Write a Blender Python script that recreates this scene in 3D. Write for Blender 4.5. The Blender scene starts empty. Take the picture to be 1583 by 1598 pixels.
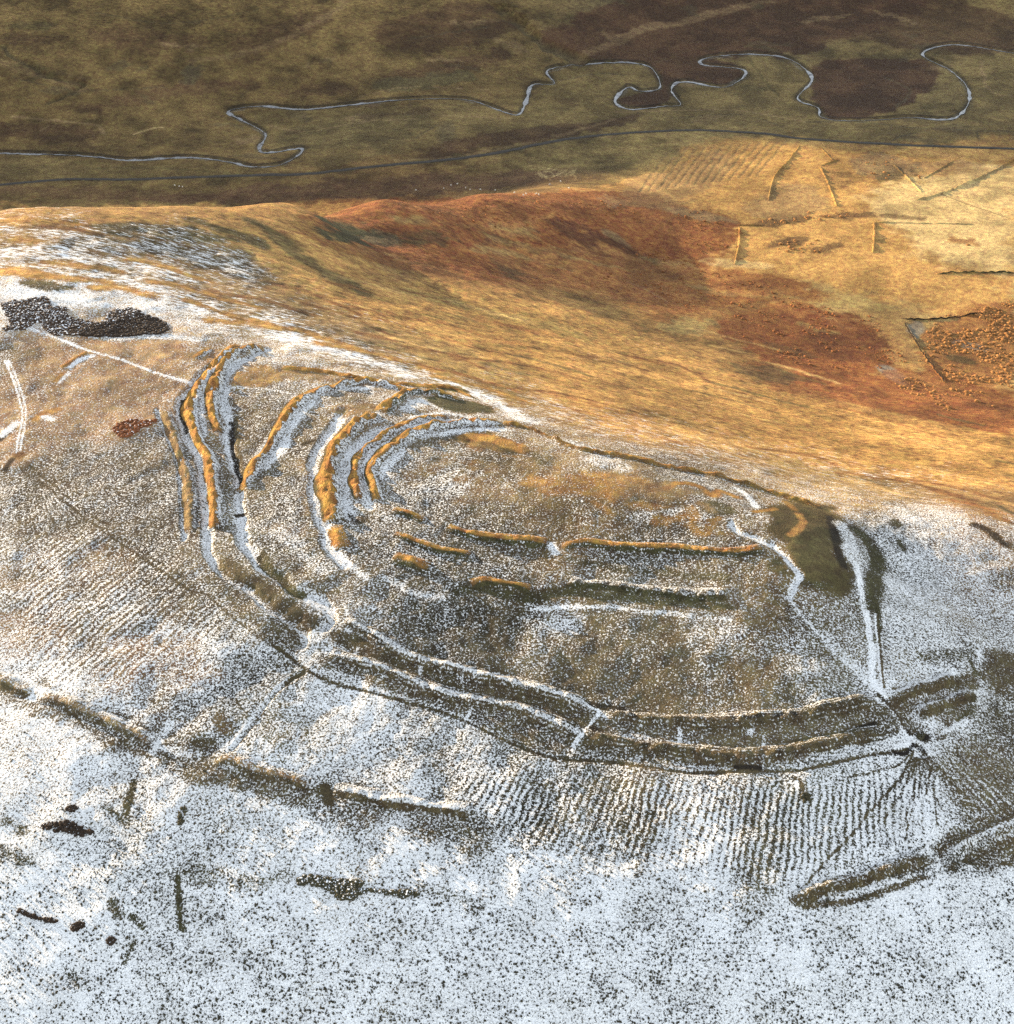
import bpy, bmesh, math, random
import numpy as np
from mathutils import Vector

random.seed(7)
RNG = np.random.default_rng(11)
sc = bpy.context.scene
COL = sc.collection

# ------------------------------------------------------------------ camera, sky, sun, exposure
TH = math.radians(34.0)          # camera looks 34 degrees below the horizontal from an aeroplane
FPX, CU, CV = 2200.0, 791.5, 799.0
cam_d = bpy.data.cameras.new('camera')
cam = bpy.data.objects.new('camera', cam_d); COL.objects.link(cam)
cam_d.sensor_fit = 'HORIZONTAL'; cam_d.sensor_width = 36.0
cam_d.lens = FPX / 1583.0 * 36.0
cam_d.clip_start = 1.0; cam_d.clip_end = 20000.0
cam.location = (0, 0, 0)
cam.rotation_euler = (math.radians(90) - TH, 0, 0)
sc.camera = cam

SUN_EL, SUN_AZ = math.radians(12.0), math.radians(54.0)   # azimuth counted from +Y towards -X
TOSUN = Vector((-math.sin(SUN_AZ) * math.cos(SUN_EL), math.cos(SUN_AZ) * math.cos(SUN_EL), math.sin(SUN_EL)))
w = bpy.data.worlds.new('World'); sc.world = w; w.use_nodes = True
wn = w.node_tree.nodes; wl = w.node_tree.links
bg = wn['Background']
sky = wn.new('ShaderNodeTexSky'); sky.sky_type = 'NISHITA'; sky.sun_disc = False
sky.sun_elevation = SUN_EL; sky.sun_rotation = 2 * math.pi - SUN_AZ
sky.altitude = 600; sky.air_density = 1.0; sky.dust_density = 0.4; sky.ozone_density = 1.0
hsv = wn.new('ShaderNodeHueSaturation'); hsv.inputs['Saturation'].default_value = 0.31      # thin high cloud takes the blue out of the sky
wl.new(sky.outputs[0], hsv.inputs['Color']); wl.new(hsv.outputs[0], bg.inputs[0]); bg.inputs[1].default_value = 0.12
sl = bpy.data.lights.new('sun', 'SUN'); so = bpy.data.objects.new('sun', sl); COL.objects.link(so)
sl.energy = 2.9; sl.angle = math.radians(0.53); sl.color = (1.0, 0.74, 0.44)
so.rotation_euler = TOSUN.to_track_quat('Z', 'Y').to_euler()
so.location = TOSUN * 3000
sc.view_settings.view_transform = 'Standard'; sc.view_settings.look = 'None'
sc.view_settings.gamma = 1.0; sc.view_settings.use_curve_mapping = False
sc.view_settings.exposure = 2.27
sc.render.engine = 'CYCLES'
sc.cycles.use_denoising = False
sc.cycles.max_bounces = 4; sc.cycles.diffuse_bounces = 2

# ------------------------------------------------------------------ noise
def _h(ix, iy, seed):
    n = (ix.astype(np.int64) * 374761393 + iy.astype(np.int64) * 668265263 + seed * 144665) & 0x7fffffff
    n = ((n ^ (n >> 13)) * 1274126177) & 0x7fffffff
    n = n ^ (n >> 16)
    return (n & 0xffff) / 65535.0 * 2 - 1
def vnoise(x, y, seed=0):
    ix = np.floor(x); iy = np.floor(y); fx = x - ix; fy = y - iy
    ix = ix.astype(np.int64); iy = iy.astype(np.int64)
    ux = fx * fx * fx * (fx * (fx * 6 - 15) + 10); uy = fy * fy * fy * (fy * (fy * 6 - 15) + 10)
    a = _h(ix, iy, seed); b = _h(ix + 1, iy, seed); c = _h(ix, iy + 1, seed); d = _h(ix + 1, iy + 1, seed)
    return (a + (b - a) * ux) * (1 - uy) + (c + (d - c) * ux) * uy
def fbm(x, y, wl_, octv=3, seed=0, rough=0.5):
    s = 0; amp = 1.0; tot = 0; f = 1.0 / wl_
    for i in range(octv):
        s = s + amp * vnoise(x * f + 17.3 * i, y * f - 9.1 * i, seed + i * 13); tot += amp
        amp *= rough; f *= 2.03
    return s / tot
def sstep(a, b, x):
    t = np.clip((x - a) / (b - a), 0, 1); return t * t * (3 - 2 * t)

# ------------------------------------------------------------------ terrain height
fwd = np.array([0, math.cos(TH), -math.sin(TH)]); upv = np.array([0, math.sin(TH), math.cos(TH)]); rgt = np.array([1.0, 0, 0])
def ray(u, v):
    u = np.asarray(u, float); v = np.asarray(v, float)
    return fwd[None] + ((u - CU) / FPX)[:, None] * rgt[None] - ((v - CV) / FPX)[:, None] * upv[None]
CTRL = [
 (-250,1720,-304),(400,1720,-300),(791,1720,-299),(1200,1720,-301),(1800,1720,-312),
 (0,1598,-292),(400,1598,-291),(791,1598,-290),(1200,1598,-291),(1583,1598,-297),
 (0,1300,-275),(400,1300,-273),(791,1300,-273),(1200,1300,-273),(1583,1300,-281),
 (0,1060,-262),(300,1060,-260),(560,1080,-262),(791,1100,-264),(1000,1100,-265),(1200,1130,-266),(1450,1130,-270),(1583,1130,-278),
 (0,850,-252),(300,870,-251),(550,900,-252),(791,870,-252),(1050,870,-252),(1300,930,-256),(1450,950,-266),(1583,950,-276),
 (700,730,-247),(900,780,-247),(1100,800,-248),(1250,830,-251),
 (640,640,-247),(800,690,-249),(1000,725,-252),(1200,790,-256),(1330,840,-260),(1400,900,-267),(1583,840,-275),
 (0,700,-247),(200,700,-247),(400,700,-248),(0,560,-240),(200,560,-242),(400,560,-245),(550,600,-247),(-200,700,-249),(-200,500,-238),
 (0,450,-234),(0,380,-233),(150,450,-238),(300,470,-245),(450,520,-250),(300,400,-252),
 (0,328,-240),(150,322,-247),(300,322,-262),(450,316,-285),(600,312,-315),(750,303,-345),(870,298,-368),(950,295,-380),
 (450,420,-266),(600,420,-298),(600,480,-279),(600,560,-258),(545,362,-306),(700,440,-312),
 (800,400,-350),(800,480,-318),(800,560,-288),(800,620,-268),
 (1000,400,-381),(1000,480,-362),(1000,560,-330),(1000,640,-290),
 (1200,480,-385),(1200,560,-368),(1200,640,-330),(1200,720,-290),
 (1400,500,-390),(1400,600,-376),(1400,680,-335),(1400,760,-295),(1400,850,-266),
 (1583,600,-386),(1583,680,-352),(1583,760,-312),
 (1583,232,-395),(1583,400,-391),(1200,300,-391),(1100,230,-394),(1300,400,-389),(900,250,-394),(700,262,-393),(400,270,-392),(0,285,-390),
 (400,170,-394),(0,240,-395),(800,170,-397),(1100,100,-398),(1583,120,-398),(1300,180,-397),
 (0,100,-366),(400,60,-366),(800,80,-384),(1200,60,-392),(1583,50,-394),(0,0,-342),(400,0,-348),(800,0,-363),(1200,0,-379),(1583,0,-383),
]
c_ = np.array(CTRL, float); d_ = ray(c_[:, 0], c_[:, 1])
CP = (d_ * (c_[:, 2] / d_[:, 2])[:, None])
hid = []
for (u, v, z) in [(0,328,-240),(150,322,-247),(300,322,-262),(450,316,-285),(600,312,-315),(750,303,-345)]:
    d = ray([u], [v])[0]; p = d * (z / d[2])
    hid.append((p[0] * 1.13, p[1] * 1.13, max(z - 62, -391))); hid.append((p[0] * 1.3, p[1] * 1.3, max(z - 125, -391)))
WORLD_PTS = [(-650,520,-285),(-720,900,-388),(-900,300,-320),(720,330,-372),(900,620,-393),(900,1100,-398),(-620,150,-345),(0,90,-345),
             (620,100,-375),(-1000,1200,-385),(1200,1500,-380),(300,1900,-290),(-300,1750,-270),(1000,2000,-300)]
CP = np.vstack([CP, np.array(hid), np.array(WORLD_PTS, float)])
SC = 300.0
def _U(r2): return np.where(r2 > 1e-12, 0.5 * r2 * np.log(np.maximum(r2, 1e-12)), 0.0)
X = CP[:, :2] / SC; n = len(X)
K = _U(((X[:, None] - X[None]) ** 2).sum(-1)) + np.eye(n) * 0.0006
Pm = np.hstack([np.ones((n, 1)), X]); A = np.zeros((n + 3, n + 3)); A[:n, :n] = K; A[:n, n:] = Pm; A[n:, :n] = Pm.T
sol = np.linalg.solve(A, np.concatenate([CP[:, 2], np.zeros(3)]))
def tps(x, y):
    x = x / SC; y = y / SC; out = sol[n] + sol[n + 1] * x + sol[n + 2] * y
    for i in range(n):
        out = out + sol[i] * _U((x - X[i, 0]) ** 2 + (y - X[i, 1]) ** 2)
    return out
TE = math.tan(SUN_EL)
DH = (math.sin(SUN_AZ), -math.cos(SUN_AZ))         # horizontal travel of the light
CASTD = 1250.0
def far_ridge(x, y):
    """the hill across the valley, outside the frame, whose shadow lies over the valley floor"""
    s = -DH[1] * x + DH[0] * y; t = DH[0] * x + DH[1] * y
    te = np.interp(s, EDGE_S, EDGE_T)
    top = -392 + CASTD * TE + 10 * vnoise(s / 60, s * 0 + 3, 5)
    k = t - (te - CASTD)
    fall = np.where(k > 0, np.clip(k / 620.0, 0, 1), np.clip(-k / 1500.0, 0, 1))
    return top * (1 - sstep(0, 1, fall)) + (-420) * sstep(0, 1, fall)
# edge of that shadow, as points of the valley floor
def flat(u, v, z):
    d = ray([u], [v])[0]; p = d * (z / d[2]); return p[0], p[1]
e_ = [flat(*q) for q in [(500,312,-392),(800,303,-390),(880,286,-391),(1000,240,-392),(1110,206,-393),(1250,224,-394),(1420,238,-394),(1583,246,-395),(1750,235,-395)]]
es = sorted([(-DH[1] * a + DH[0] * b, DH[0] * a + DH[1] * b) for a, b in e_])
EDGE_S = np.array([q[0] for q in es]); EDGE_T = np.array([q[1] for q in es])
def base_h(x, y):
    h = tps(x, y)
    h = np.clip(h, -402, 60)
    far = sstep(1500, 1900, np.hypot(x * 0.55, y))
    h = h * (1 - far) + np.maximum(-330, h * 0.0 - 330) * far
    k = far_ridge(x, y)
    return np.logaddexp(h / 14.0, k / 14.0) * 14.0
def unproject(uv):
    uv = np.asarray(uv, float); d = ray(uv[:, 0], uv[:, 1])
    d = d / np.hypot(d[:, 0], d[:, 1])[:, None]
    m = len(d); lo = np.full(m, 120.0); hi = np.full(m, np.nan); done = np.zeros(m, bool)
    r = 120.0; prev = np.full(m, 120.0)
    while r < 2600 and not done.all():
        r *= 1.012
        hit = (~done) & (d[:, 2] * r < base_h(d[:, 0] * r, d[:, 1] * r))
        lo[hit] = prev[hit]; hi[hit] = r; done |= hit; prev[:] = r
    hi = np.where(np.isnan(hi), 2600, hi)
    for _ in range(22):
        mid = (lo + hi) / 2; b = d[:, 2] * mid < base_h(d[:, 0] * mid, d[:, 1] * mid)
        hi = np.where(b, mid, hi); lo = np.where(b, lo, mid)
    return np.stack([d[:, 0] * hi, d[:, 1] * hi], 1)

# ------------------------------------------------------------------ features of the ground, traced and laid out on the terrain
def spline(pts, step=6.0, closed=False):
    p = np.array(pts, float); m = len(p); out = []
    if m == 2 and not closed:
        k = max(2, int(np.hypot(*(p[1] - p[0])) / step)); return p[0] + (p[1] - p[0]) * np.linspace(0, 1, k + 1)[:, None]
    segs = m if closed else m - 1
    for i in range(segs):
        if closed: a, b, c, d = p[(i - 1) % m], p[i], p[(i + 1) % m], p[(i + 2) % m]
        else: a, b, c, d = p[max(i - 1, 0)], p[i], p[i + 1], p[min(i + 2, m - 1)]
        k = max(2, int(np.hypot(*(c - b)) / step))
        for t in np.linspace(0, 1, k, endpoint=False):
            out.append(0.5 * (2 * b + (c - a) * t + (2 * a - 5 * b + 4 * c - d) * t * t + (3 * b - a - 3 * c + d) * t ** 3))
    if not closed: out.append(p[-1])
    return np.array(out)
# vegetation colours (albedo); the dark green also paints shade in places
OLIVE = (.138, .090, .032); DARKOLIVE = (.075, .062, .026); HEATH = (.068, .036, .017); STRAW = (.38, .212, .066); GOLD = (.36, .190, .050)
RUST = (.21, .080, .026); DUN = (.088, .065, .034); BROWN = (.085, .065, .033); BLACK = (.022, .017, .012); GREENDK = (.060, .055, .024)
PALE = (.46, .34, .15); TAN = (.24, .16, .075); GREY = (.20, .19, .16); MOOR = (.10, .055, .026)
FEAT = []     # polylines and areas
def L(pts, hw, snow=None, tint=None, dz=0.0, s=1.0, soft=.5, warp=.3, smooth=True, clump=None):
    FEAT.append(dict(k='L', p=spline(pts) if smooth else np.array(pts, float), hw=hw, snow=snow, tint=tint, dz=dz, s=s, soft=soft, warp=warp, clump=clump))
def P(pts, edge, snow=None, tint=None, dz=0.0, s=1.0, warp=1.0, clump=None, streak=None):
    FEAT.append(dict(k='P', p=spline(pts, 14, True), hw=edge, snow=snow, tint=tint, dz=dz, s=s, soft=0, warp=warp, clump=clump, streak=streak))
def E(cu, cv, ru, rv, ang=0, edge=6.0, **kw):
    a = np.linspace(0, 2 * math.pi, 10, endpoint=False); ca, sa = math.cos(math.radians(ang)), math.sin(math.radians(ang))
    x = ru * np.cos(a); y = rv * np.sin(a)
    P(np.stack([cu + x * ca - y * sa, cv + x * sa + y * ca], 1), edge, **kw)

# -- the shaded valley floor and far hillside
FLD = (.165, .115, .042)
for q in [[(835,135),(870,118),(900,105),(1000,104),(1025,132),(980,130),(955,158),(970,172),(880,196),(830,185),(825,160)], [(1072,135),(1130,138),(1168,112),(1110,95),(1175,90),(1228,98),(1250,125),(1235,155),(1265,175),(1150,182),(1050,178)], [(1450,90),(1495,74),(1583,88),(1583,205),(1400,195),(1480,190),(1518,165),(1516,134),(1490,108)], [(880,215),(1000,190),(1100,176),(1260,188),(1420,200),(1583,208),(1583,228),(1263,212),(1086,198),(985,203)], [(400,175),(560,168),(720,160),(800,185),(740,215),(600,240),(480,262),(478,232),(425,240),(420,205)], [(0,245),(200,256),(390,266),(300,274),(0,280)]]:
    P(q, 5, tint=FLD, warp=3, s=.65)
E(1150, 30, 300, 62, -6, 14, tint=HEATH, warp=9); E(1420, 30, 200, 45, 8, 14, tint=HEATH, warp=9, s=.8)
E(700, 40, 110, 34, -8, 12, tint=HEATH, warp=8, s=.75); E(440, 52, 95, 20, -14, 10, tint=HEATH, warp=8, s=.6)
E(235, 60, 90, 14, 6, 9, tint=HEATH, warp=8, s=.6); E(215, 78, 45, 12, 20, 8, tint=HEATH, warp=6, s=.5)
E(690, 108, 110, 18, -12, 9, tint=HEATH, warp=8, s=.7); E(660, 128, 85, 12, -4, 8, tint=DARKOLIVE, warp=6, s=.7)
E(500, 140, 60, 9, -6, 8, tint=HEATH, warp=6, s=.6); E(300, 118, 18, 16, 0, 6, tint=BROWN, warp=4, s=.8); E(375, 134, 34, 10, 0, 6, tint=HEATH, warp=4, s=.6)
E(60, 205, 90, 14, 4, 8, tint=HEATH, warp=6, s=.7); E(250, 148, 120, 10, -10, 8, tint=MOOR, warp=6, s=.6); E(30, 60, 40, 10, 0, 8, tint=HEATH, warp=6, s=.6)
E(560, 205, 120, 28, -6, 9, tint=DARKOLIVE, warp=6, s=.35); E(700, 212, 14, 22, 0, 7, tint=BROWN, warp=3, s=.6)
P([(1275,100),(1330,92),(1440,92),(1475,112),(1440,150),(1400,168),(1340,184),(1288,180),(1274,150)], 5, tint=HEATH, warp=4)
P([(962,156),(1000,145),(1036,134),(1050,130),(1046,158),(1000,166)], 3, tint=HEATH, warp=2)
P([(1014,100),(1100,92),(1160,105),(1150,122),(1128,132),(1066,124),(1040,134)], 3, tint=HEATH, warp=2)
P([(780,200),(900,196),(1000,178),(960,200),(820,222),(720,240),(640,248),(700,222)], 6, tint=HEATH, warp=5, s=.8)
E(560, 292, 330, 16, -3, 6, tint=MOOR, warp=6, s=.85); E(200, 302, 230, 10, 2, 6, tint=MOOR, warp=5, s=.6); E(850, 280, 100, 12, -6, 6, tint=MOOR, warp=6, s=.5)
L([(783,10),(813,40),(849,66),(899,91)], 9, tint=BROWN, dz=-4, s=.8, warp=5); L([(5,70),(15,85),(50,103),(70,118),(128,131),(75,160)], 2.5, tint=BROWN, dz=-2, s=.8, warp=1.5)
L([(0,95),(50,112),(130,135)], 5, tint=TAN, s=.3, warp=3); L([(760,25),(800,20),(840,50)], 6, tint=OLIVE, s=.6, warp=3)
L([(900,90),(1000,50),(1130,15),(1200,0)], 6, tint=TAN, s=.35, warp=3); L([(300,95),(400,78),(520,20),(540,0)], 4, tint=TAN, s=.3, warp=2)
L([(20,182),(90,188),(150,195),(160,208)], 1.6, tint=TAN, s=.7, warp=1); L([(210,209),(240,200),(255,199)], .9, tint=PALE, s=.7, warp=.6)
L([(640,175),(700,180),(800,185)], 2, tint=TAN, s=.4); L([(960,175),(1060,172),(1150,172),(1260,190)], 1.4, tint=TAN, s=.8, warp=1)
L([(1260,190),(1340,190),(1440,200),(1583,205)], 1.2, tint=BROWN, s=.8, warp=.8); L([(1430,207),(1400,215),(1385,226)], .9, tint=BROWN, s=.9); L([(1525,205),(1530,228)], .9, tint=BROWN, s=.9)
L([(620,250),(720,243),(860,214),(960,186)], 2.5, tint=TAN, s=.45, warp=2)
for q in [[(20,120),(120,140),(260,135)], [(420,195),(480,205),(560,190),(650,185)], [(130,262),(260,262),(380,272)], [(560,150),(640,135),(760,140)], [(640,60),(760,40)], [(150,20),(280,35),(420,10)], [(900,215),(960,212)], [(1170,90),(1190,120),(1215,150)], [(1040,185),(1150,178),(1230,200)], [(1380,120),(1420,140),(1400,165)], [(1530,95),(1545,140),(1583,150)], [(850,130),(930,115),(990,118)], [(650,215),(690,190),(720,188)]]:
    L(q, .8 + RNG.random(), tint=[TAN, BROWN, DARKOLIVE][int(RNG.random() * 3)], s=.55, warp=1.6, dz=-.3)
for k_ in range(60):
    u_ = RNG.random() * 1583; v_ = RNG.random() * 250; E(u_, v_, 8 + 34 * RNG.random(), 2 + 5 * RNG.random(), RNG.normal() * 10, 4, tint=[HEATH, BROWN, TAN, DARKOLIVE][int(RNG.random() * 4)], warp=6, s=.45)
for k_ in range(22):
    L([(815 + 85 * RNG.random(), 258 + 24 * RNG.random())] * 1 + [(835 + 60 * RNG.random(), 262 + 16 * RNG.random())], .5, tint=PALE, s=.35, warp=1)
# -- sunny valley floor and the basin of bracken
P([(870,310),(1000,270),(1090,225),(1200,215),(1400,228),(1583,236),(1583,470),(1460,480),(1360,470),(1250,450),(1150,430),(1050,340),(960,330)], 16, tint=STRAW, warp=9, s=.8)
P([(1380,300),(1583,262),(1583,410),(1480,405),(1390,345)], 18, tint=PALE, warp=8, s=.85)
P([(440,332),(640,312),(840,302),(960,300),(1060,318),(1150,345),(1148,408),(1070,420),(1180,450),(1270,460),(1190,490),(1060,490),(900,455),(760,440),(640,405),(520,380)], 10, tint=RUST, warp=10, s=.95, clump=.9)
E(1120, 450, 150, 28, 6, 9, tint=RUST, warp=8, clump=.9); E(1240, 525, 150, 55, 18, 8, tint=RUST, warp=9, clump=1.0); E(1300, 520, 80, 34, 22, 8, tint=(.12,.045,.017), warp=7, s=.6, clump=1)
P([(1140,555),(1230,580),(1330,585),(1420,600),(1583,640),(1583,678),(1450,655),(1300,620),(1180,598)], 8, tint=RUST, warp=6, s=.95)
P([(1470,500),(1583,468),(1583,640),(1500,620),(1440,560)], 8, tint=(.27,.125,.042), warp=6, s=.9, clump=1.6)
E(530, 360, 62, 18, 10, 6, tint=GREENDK, warp=6, s=.95); E(660, 372, 60, 10, 0, 6, tint=GREENDK, warp=5, s=.7); E(590, 372, 26, 12, 20, 5, tint=BROWN, warp=4, s=.8)  # dark greens: vegetation plus the hump's shadow side, put into one tint
E(960, 392, 110, 16, 24, 8, tint=(.085,.035,.016), warp=7, s=.85); E(800, 405, 45, 26, 40, 7, tint=GREENDK, warp=6, s=.55); E(740, 345, 120, 20, 4, 9, tint=(.27,.115,.038), warp=7, s=.8)
E(1175, 578, 60, 12, 12, 8, tint=GREENDK, warp=8, s=.65); E(1230, 548, 40, 8, 12, 5, tint=GREENDK, warp=4, s=.4); E(855, 338, 10, 3, -8, 3, tint=STRAW, warp=1.5)  # dark green ellipses: vegetation with relief shade painted in
E(1090, 335, 60, 8, 12, 6, tint=TAN, warp=4, s=.8); E(960, 370, 26, 6, 30, 4, tint=TAN, warp=3, s=.7)
E(1395, 585, 30, 9, 30, 4, tint=GREY, warp=2, s=.7); E(1428, 603, 22, 8, 20, 3, tint=BLACK, warp=2, s=.85); E(1430, 515, 14, 12, 30, 3, tint=GREY, warp=2, s=.7)
E(1515, 540, 30, 6, 12, 3, tint=GREY, warp=2, s=.6); E(1500, 562, 22, 5, 12, 3, tint=GREENDK, warp=2, s=.7); E(1545, 634, 42, 5, 4, 3, tint=BLACK, warp=2, s=.8)
E(1230, 380, 40, 8, -8, 4, tint=MOOR, warp=4, s=.75, clump=1.4); E(1290, 388, 30, 7, -14, 4, tint=MOOR, warp=4, s=.7, clump=1.4); E(1230, 346, 50, 8, -6, 4, tint=MOOR, warp=4, s=.75, clump=1.4)
E(1330, 335, 40, 5, -6, 4, tint=MOOR, warp=4, s=.75, clump=1.4); E(1410, 337, 36, 4, 6, 3, tint=MOOR, warp=3, s=.7, clump=1.4); E(1385, 260, 60, 20, 6, 6, tint=TAN, warp=6, s=.8, clump=1.5)
E(1405, 274, 30, 14, 10, 8, tint=GREENDK, warp=10, s=.55, clump=1.5); E(1318, 280, 26, 9, 10, 7, tint=MOOR, warp=10, s=.5, clump=1.4); E(1510, 375, 26, 6, 10, 4, tint=RUST, warp=4, s=.7, clump=1.4)
E(1240, 316, 70, 26, -8, 8, tint=TAN, warp=6, s=.6, clump=1.2); E(1460, 262, 80, 10, 0, 6, tint=TAN, warp=6, s=.6); E(1160, 412, 60, 6, 4, 4, tint=PALE, warp=3, s=.6)
E(1180, 382, 30, 10, 0, 5, tint=STRAW, warp=4, s=.8); E(1050, 285, 110, 30, -20, 9, tint=TAN, warp=8, s=.5)
P([(1010,500),(1200,468),(1350,470),(1400,490),(1240,478),(1130,492),(1080,520)], 5, tint=(.26,.19,.07), warp=5, s=.8)
L([(1470,303),(1520,322),(1577,340)], .8, tint=MOOR, s=.8, warp=.5)
for k_ in range(14):
    u_ = 1000 + k_ * 14; L([(u_, 300 - k_ * 2), (u_ + 46, 232 - k_ * 1)], 1.1, tint=TAN, s=.35, warp=.8, dz=-.25)
E(680, 335, 270, 26, 2, 12, tint=RUST, warp=12, s=.6, clump=.8); E(1060, 452, 230, 46, 8, 14, tint=(.26,.12,.038), warp=14, s=.7, clump=.9); E(1510, 628, 120, 36, 14, 9, tint=RUST, warp=9, s=.7, clump=1); E(900, 430, 150, 22, 12, 10, tint=(.24,.10,.032), warp=12, s=.6)
E(420, 336, 90, 14, 4, 8, tint=(.30,.13,.04), warp=9, s=.6); E(1180, 600, 150, 16, 14, 8, tint=(.26,.12,.04), warp=10, s=.6)
# -- open slope between the fort and the bracken
P([(470,420),(640,430),(800,470),(1000,520),(1160,590),(1330,640),(1583,700),(1583,760),(1330,735),(1180,690),(980,620),(800,570),(640,510),(520,470)], 14, tint=STRAW, warp=12, s=.9, streak=.9)
P([(0,322),(200,322),(440,318),(540,322),(460,345),(560,400),(640,470),(560,480),(430,410),(300,360),(100,345),(0,345)], 10, tint=STRAW, warp=9, s=.8, streak=.7)
L([(380,345),(430,375),(490,420),(560,455)], 7, tint=GREENDK, s=.75, warp=5); L([(300,345),(350,362),(400,380)], 5, snow=.25, tint=GREENDK, s=.8, warp=4)
L([(460,360),(520,385),(600,405),(680,425)], 6, tint=RUST, s=.6, warp=5); L([(620,450),(780,490),(900,520)], 8, tint=(.27,.19,.06), s=.6, warp=6)
for (a, b, c, d, e) in [(560,520,720,560,2.5),(640,540,760,575,2.0),(720,560,900,590,2.2),(880,548,1010,580,2.5),(1000,560,1120,600,2.2),(420,440,560,490,2.2),(470,470,620,530,2.0),(1180,700,1300,722,2),(1300,735,1500,775,2.2),(1400,745,1583,790,2.4),(1440,760,1583,822,2.4),(760,600,980,640,1.8),(230,400,420,450,1.6),(60,350,180,375,2.2),(100,345,320,392,2.0),(330,455,480,490,1.8)]:
    L([(a, b), ((a + c) / 2 + 8, (b + d) / 2 - 5), (c, d)], e, tint=(.17,.075,.028), snow=0.0, s=.8, warp=3, soft=.8)
L([(1530,822),(1583,855)], 2.5, tint=BLACK, snow=.1, s=.9, warp=2); L([(1560,790),(1583,802)], 2, tint=BROWN, snow=.0, s=.9, warp=2)
L([(980,440),(1005,450),(1040,470)], 1.0, tint=TAN, s=.5)
# -- left plateau
L([(90,527),(140,548),(190,563),(250,585),(330,607)], 1.0, snow=.98, s=.95, soft=.3, warp=.15); L([(0,478),(30,505),(90,527)], 1.2, snow=.95, s=.9, warp=.2)
L([(8,560),(20,590),(30,625),(35,650),(28,690),(25,708)], .55, snow=1, s=1, soft=.3, warp=.1); L([(13,560),(26,592),(36,625),(40,650),(33,690),(30,708)], .45, snow=1, s=1, soft=.3, warp=.1)
E(31, 711, 9, 6, 10, 1.0, snow=.03, tint=(.14,.07,.03), warp=1); L([(20,718),(8,733)], 1.1, snow=.05, tint=BLACK, s=.9); L([(0,688),(22,668)], 1.0, snow=.1, tint=BLACK, s=.9)
L([(5,680),(25,662)], 1.4, snow=.95, s=.9); L([(100,572),(118,561),(133,552)], .9, snow=.0, tint=GOLD, s=.9, warp=.3); L([(112,573),(130,560),(146,556)], 1.0, snow=.9, s=.9, warp=.5); L([(85,595),(100,582)], .7, snow=0, tint=GOLD, s=.8); L([(92,597),(110,582)], .8, snow=.8, s=.8)
L([(55,655),(75,645),(90,640)], 1.3, snow=0, tint=GOLD, s=.7, warp=.6); L([(68,652),(82,655)], 1.2, snow=.9, s=.8)
L([(30,712),(60,738),(120,785),(205,848),(316,926),(379,976),(426,1005),(477,1043)], .38, snow=.15, tint=BROWN, s=.65, soft=.5, warp=.4)
L([(426,1005),(477,1043),(521,1065),(578,1080),(635,1096),(711,1118),(797,1158),(860,1180),(940,1187),(1028,1200),(1082,1206),(1165,1205),(1249,1203),(1350,1180),(1400,1172),(1424,1165)], .42, snow=.05, tint=BROWN, s=.85, soft=.4, warp=.25, dz=-.2)
L([(60,748),(120,797),(205,858),(300,925)], .45, snow=.1, tint=BROWN, s=.8, warp=.3)
E(230, 548, 120, 16, 6, 5, snow=.14, tint=(.33,.20,.09), warp=5, s=.8); P([(0,545),(90,530),(300,535),(330,545),(290,610),(265,645),(180,655),(110,690),(40,700),(0,690)], 12, snow=.30, tint=(.30,.185,.095), warp=9, s=.75); P([(60,735),(160,680),(250,690),(290,790),(300,890),(220,830),(120,770)], 10, snow=.40, tint=(.085,.064,.036), warp=7, s=.7); E(270, 505, 60, 12, 0, 4, snow=.55, s=.6, warp=3)
P([(140,518),(300,524),(330,532),(250,532),(150,530)], 2.5, snow=.75, tint=BROWN, s=.8, warp=2)
# -- pale sunny bands above the dark heather
for (a, b, c, d, sn) in [(0,392,210,420,.66),(60,445,240,480,.70),(200,470,330,500,.66),(0,355,110,372,.55),(140,408,300,440,.60),(420,525,560,560,.72),(560,560,640,590,.66),(720,605,830,655,.72)]:
    L([(a, b), ((a + c) / 2, (b + d) / 2 - 4), (c, d)], 5, snow=sn, s=.8, warp=4, soft=.8)
for (a, b, c, d) in [(0,425,80,432),(60,432,180,445),(150,452,240,462),(180,388,340,425),(290,470,380,500),(0,345,120,350),(330,500,430,512),(20,372,150,392),(200,405,330,440),(240,440,400,480),(400,500,560,545),(500,535,680,580),(690,590,830,630),(60,410,190,425)]:
    L([(a, b), ((a + c) / 2, (b + d) / 2 - 4), (c, d)], 2.6, snow=.1, tint=GOLD, s=.75, warp=2.5, soft=.8)
for k_ in range(70):
    u_ = 420 + RNG.random() * 1160; lo_ = np.interp(u_, [420, 640, 800, 1000, 1200, 1583], [400, 440, 440, 480, 560, 660]); hi_ = np.interp(u_, [420, 640, 800, 1000, 1200, 1583], [490, 570, 620, 680, 730, 800])
    v_ = lo_ + (hi_ - lo_) * RNG.random(); l_ = 40 + 110 * RNG.random(); c_i = RNG.random()
    L([(u_, v_), (u_ + l_ * .5, v_ + l_ * .13), (u_ + l_, v_ + l_ * .27)], .9 + 1.8 * RNG.random(), tint=(.25, .105, .034) if c_i < .5 else ((.11, .085, .032) if c_i < .75 else (.46, .30, .11)), s=.45 + .35 * RNG.random(), warp=3.2, soft=.85)
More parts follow.
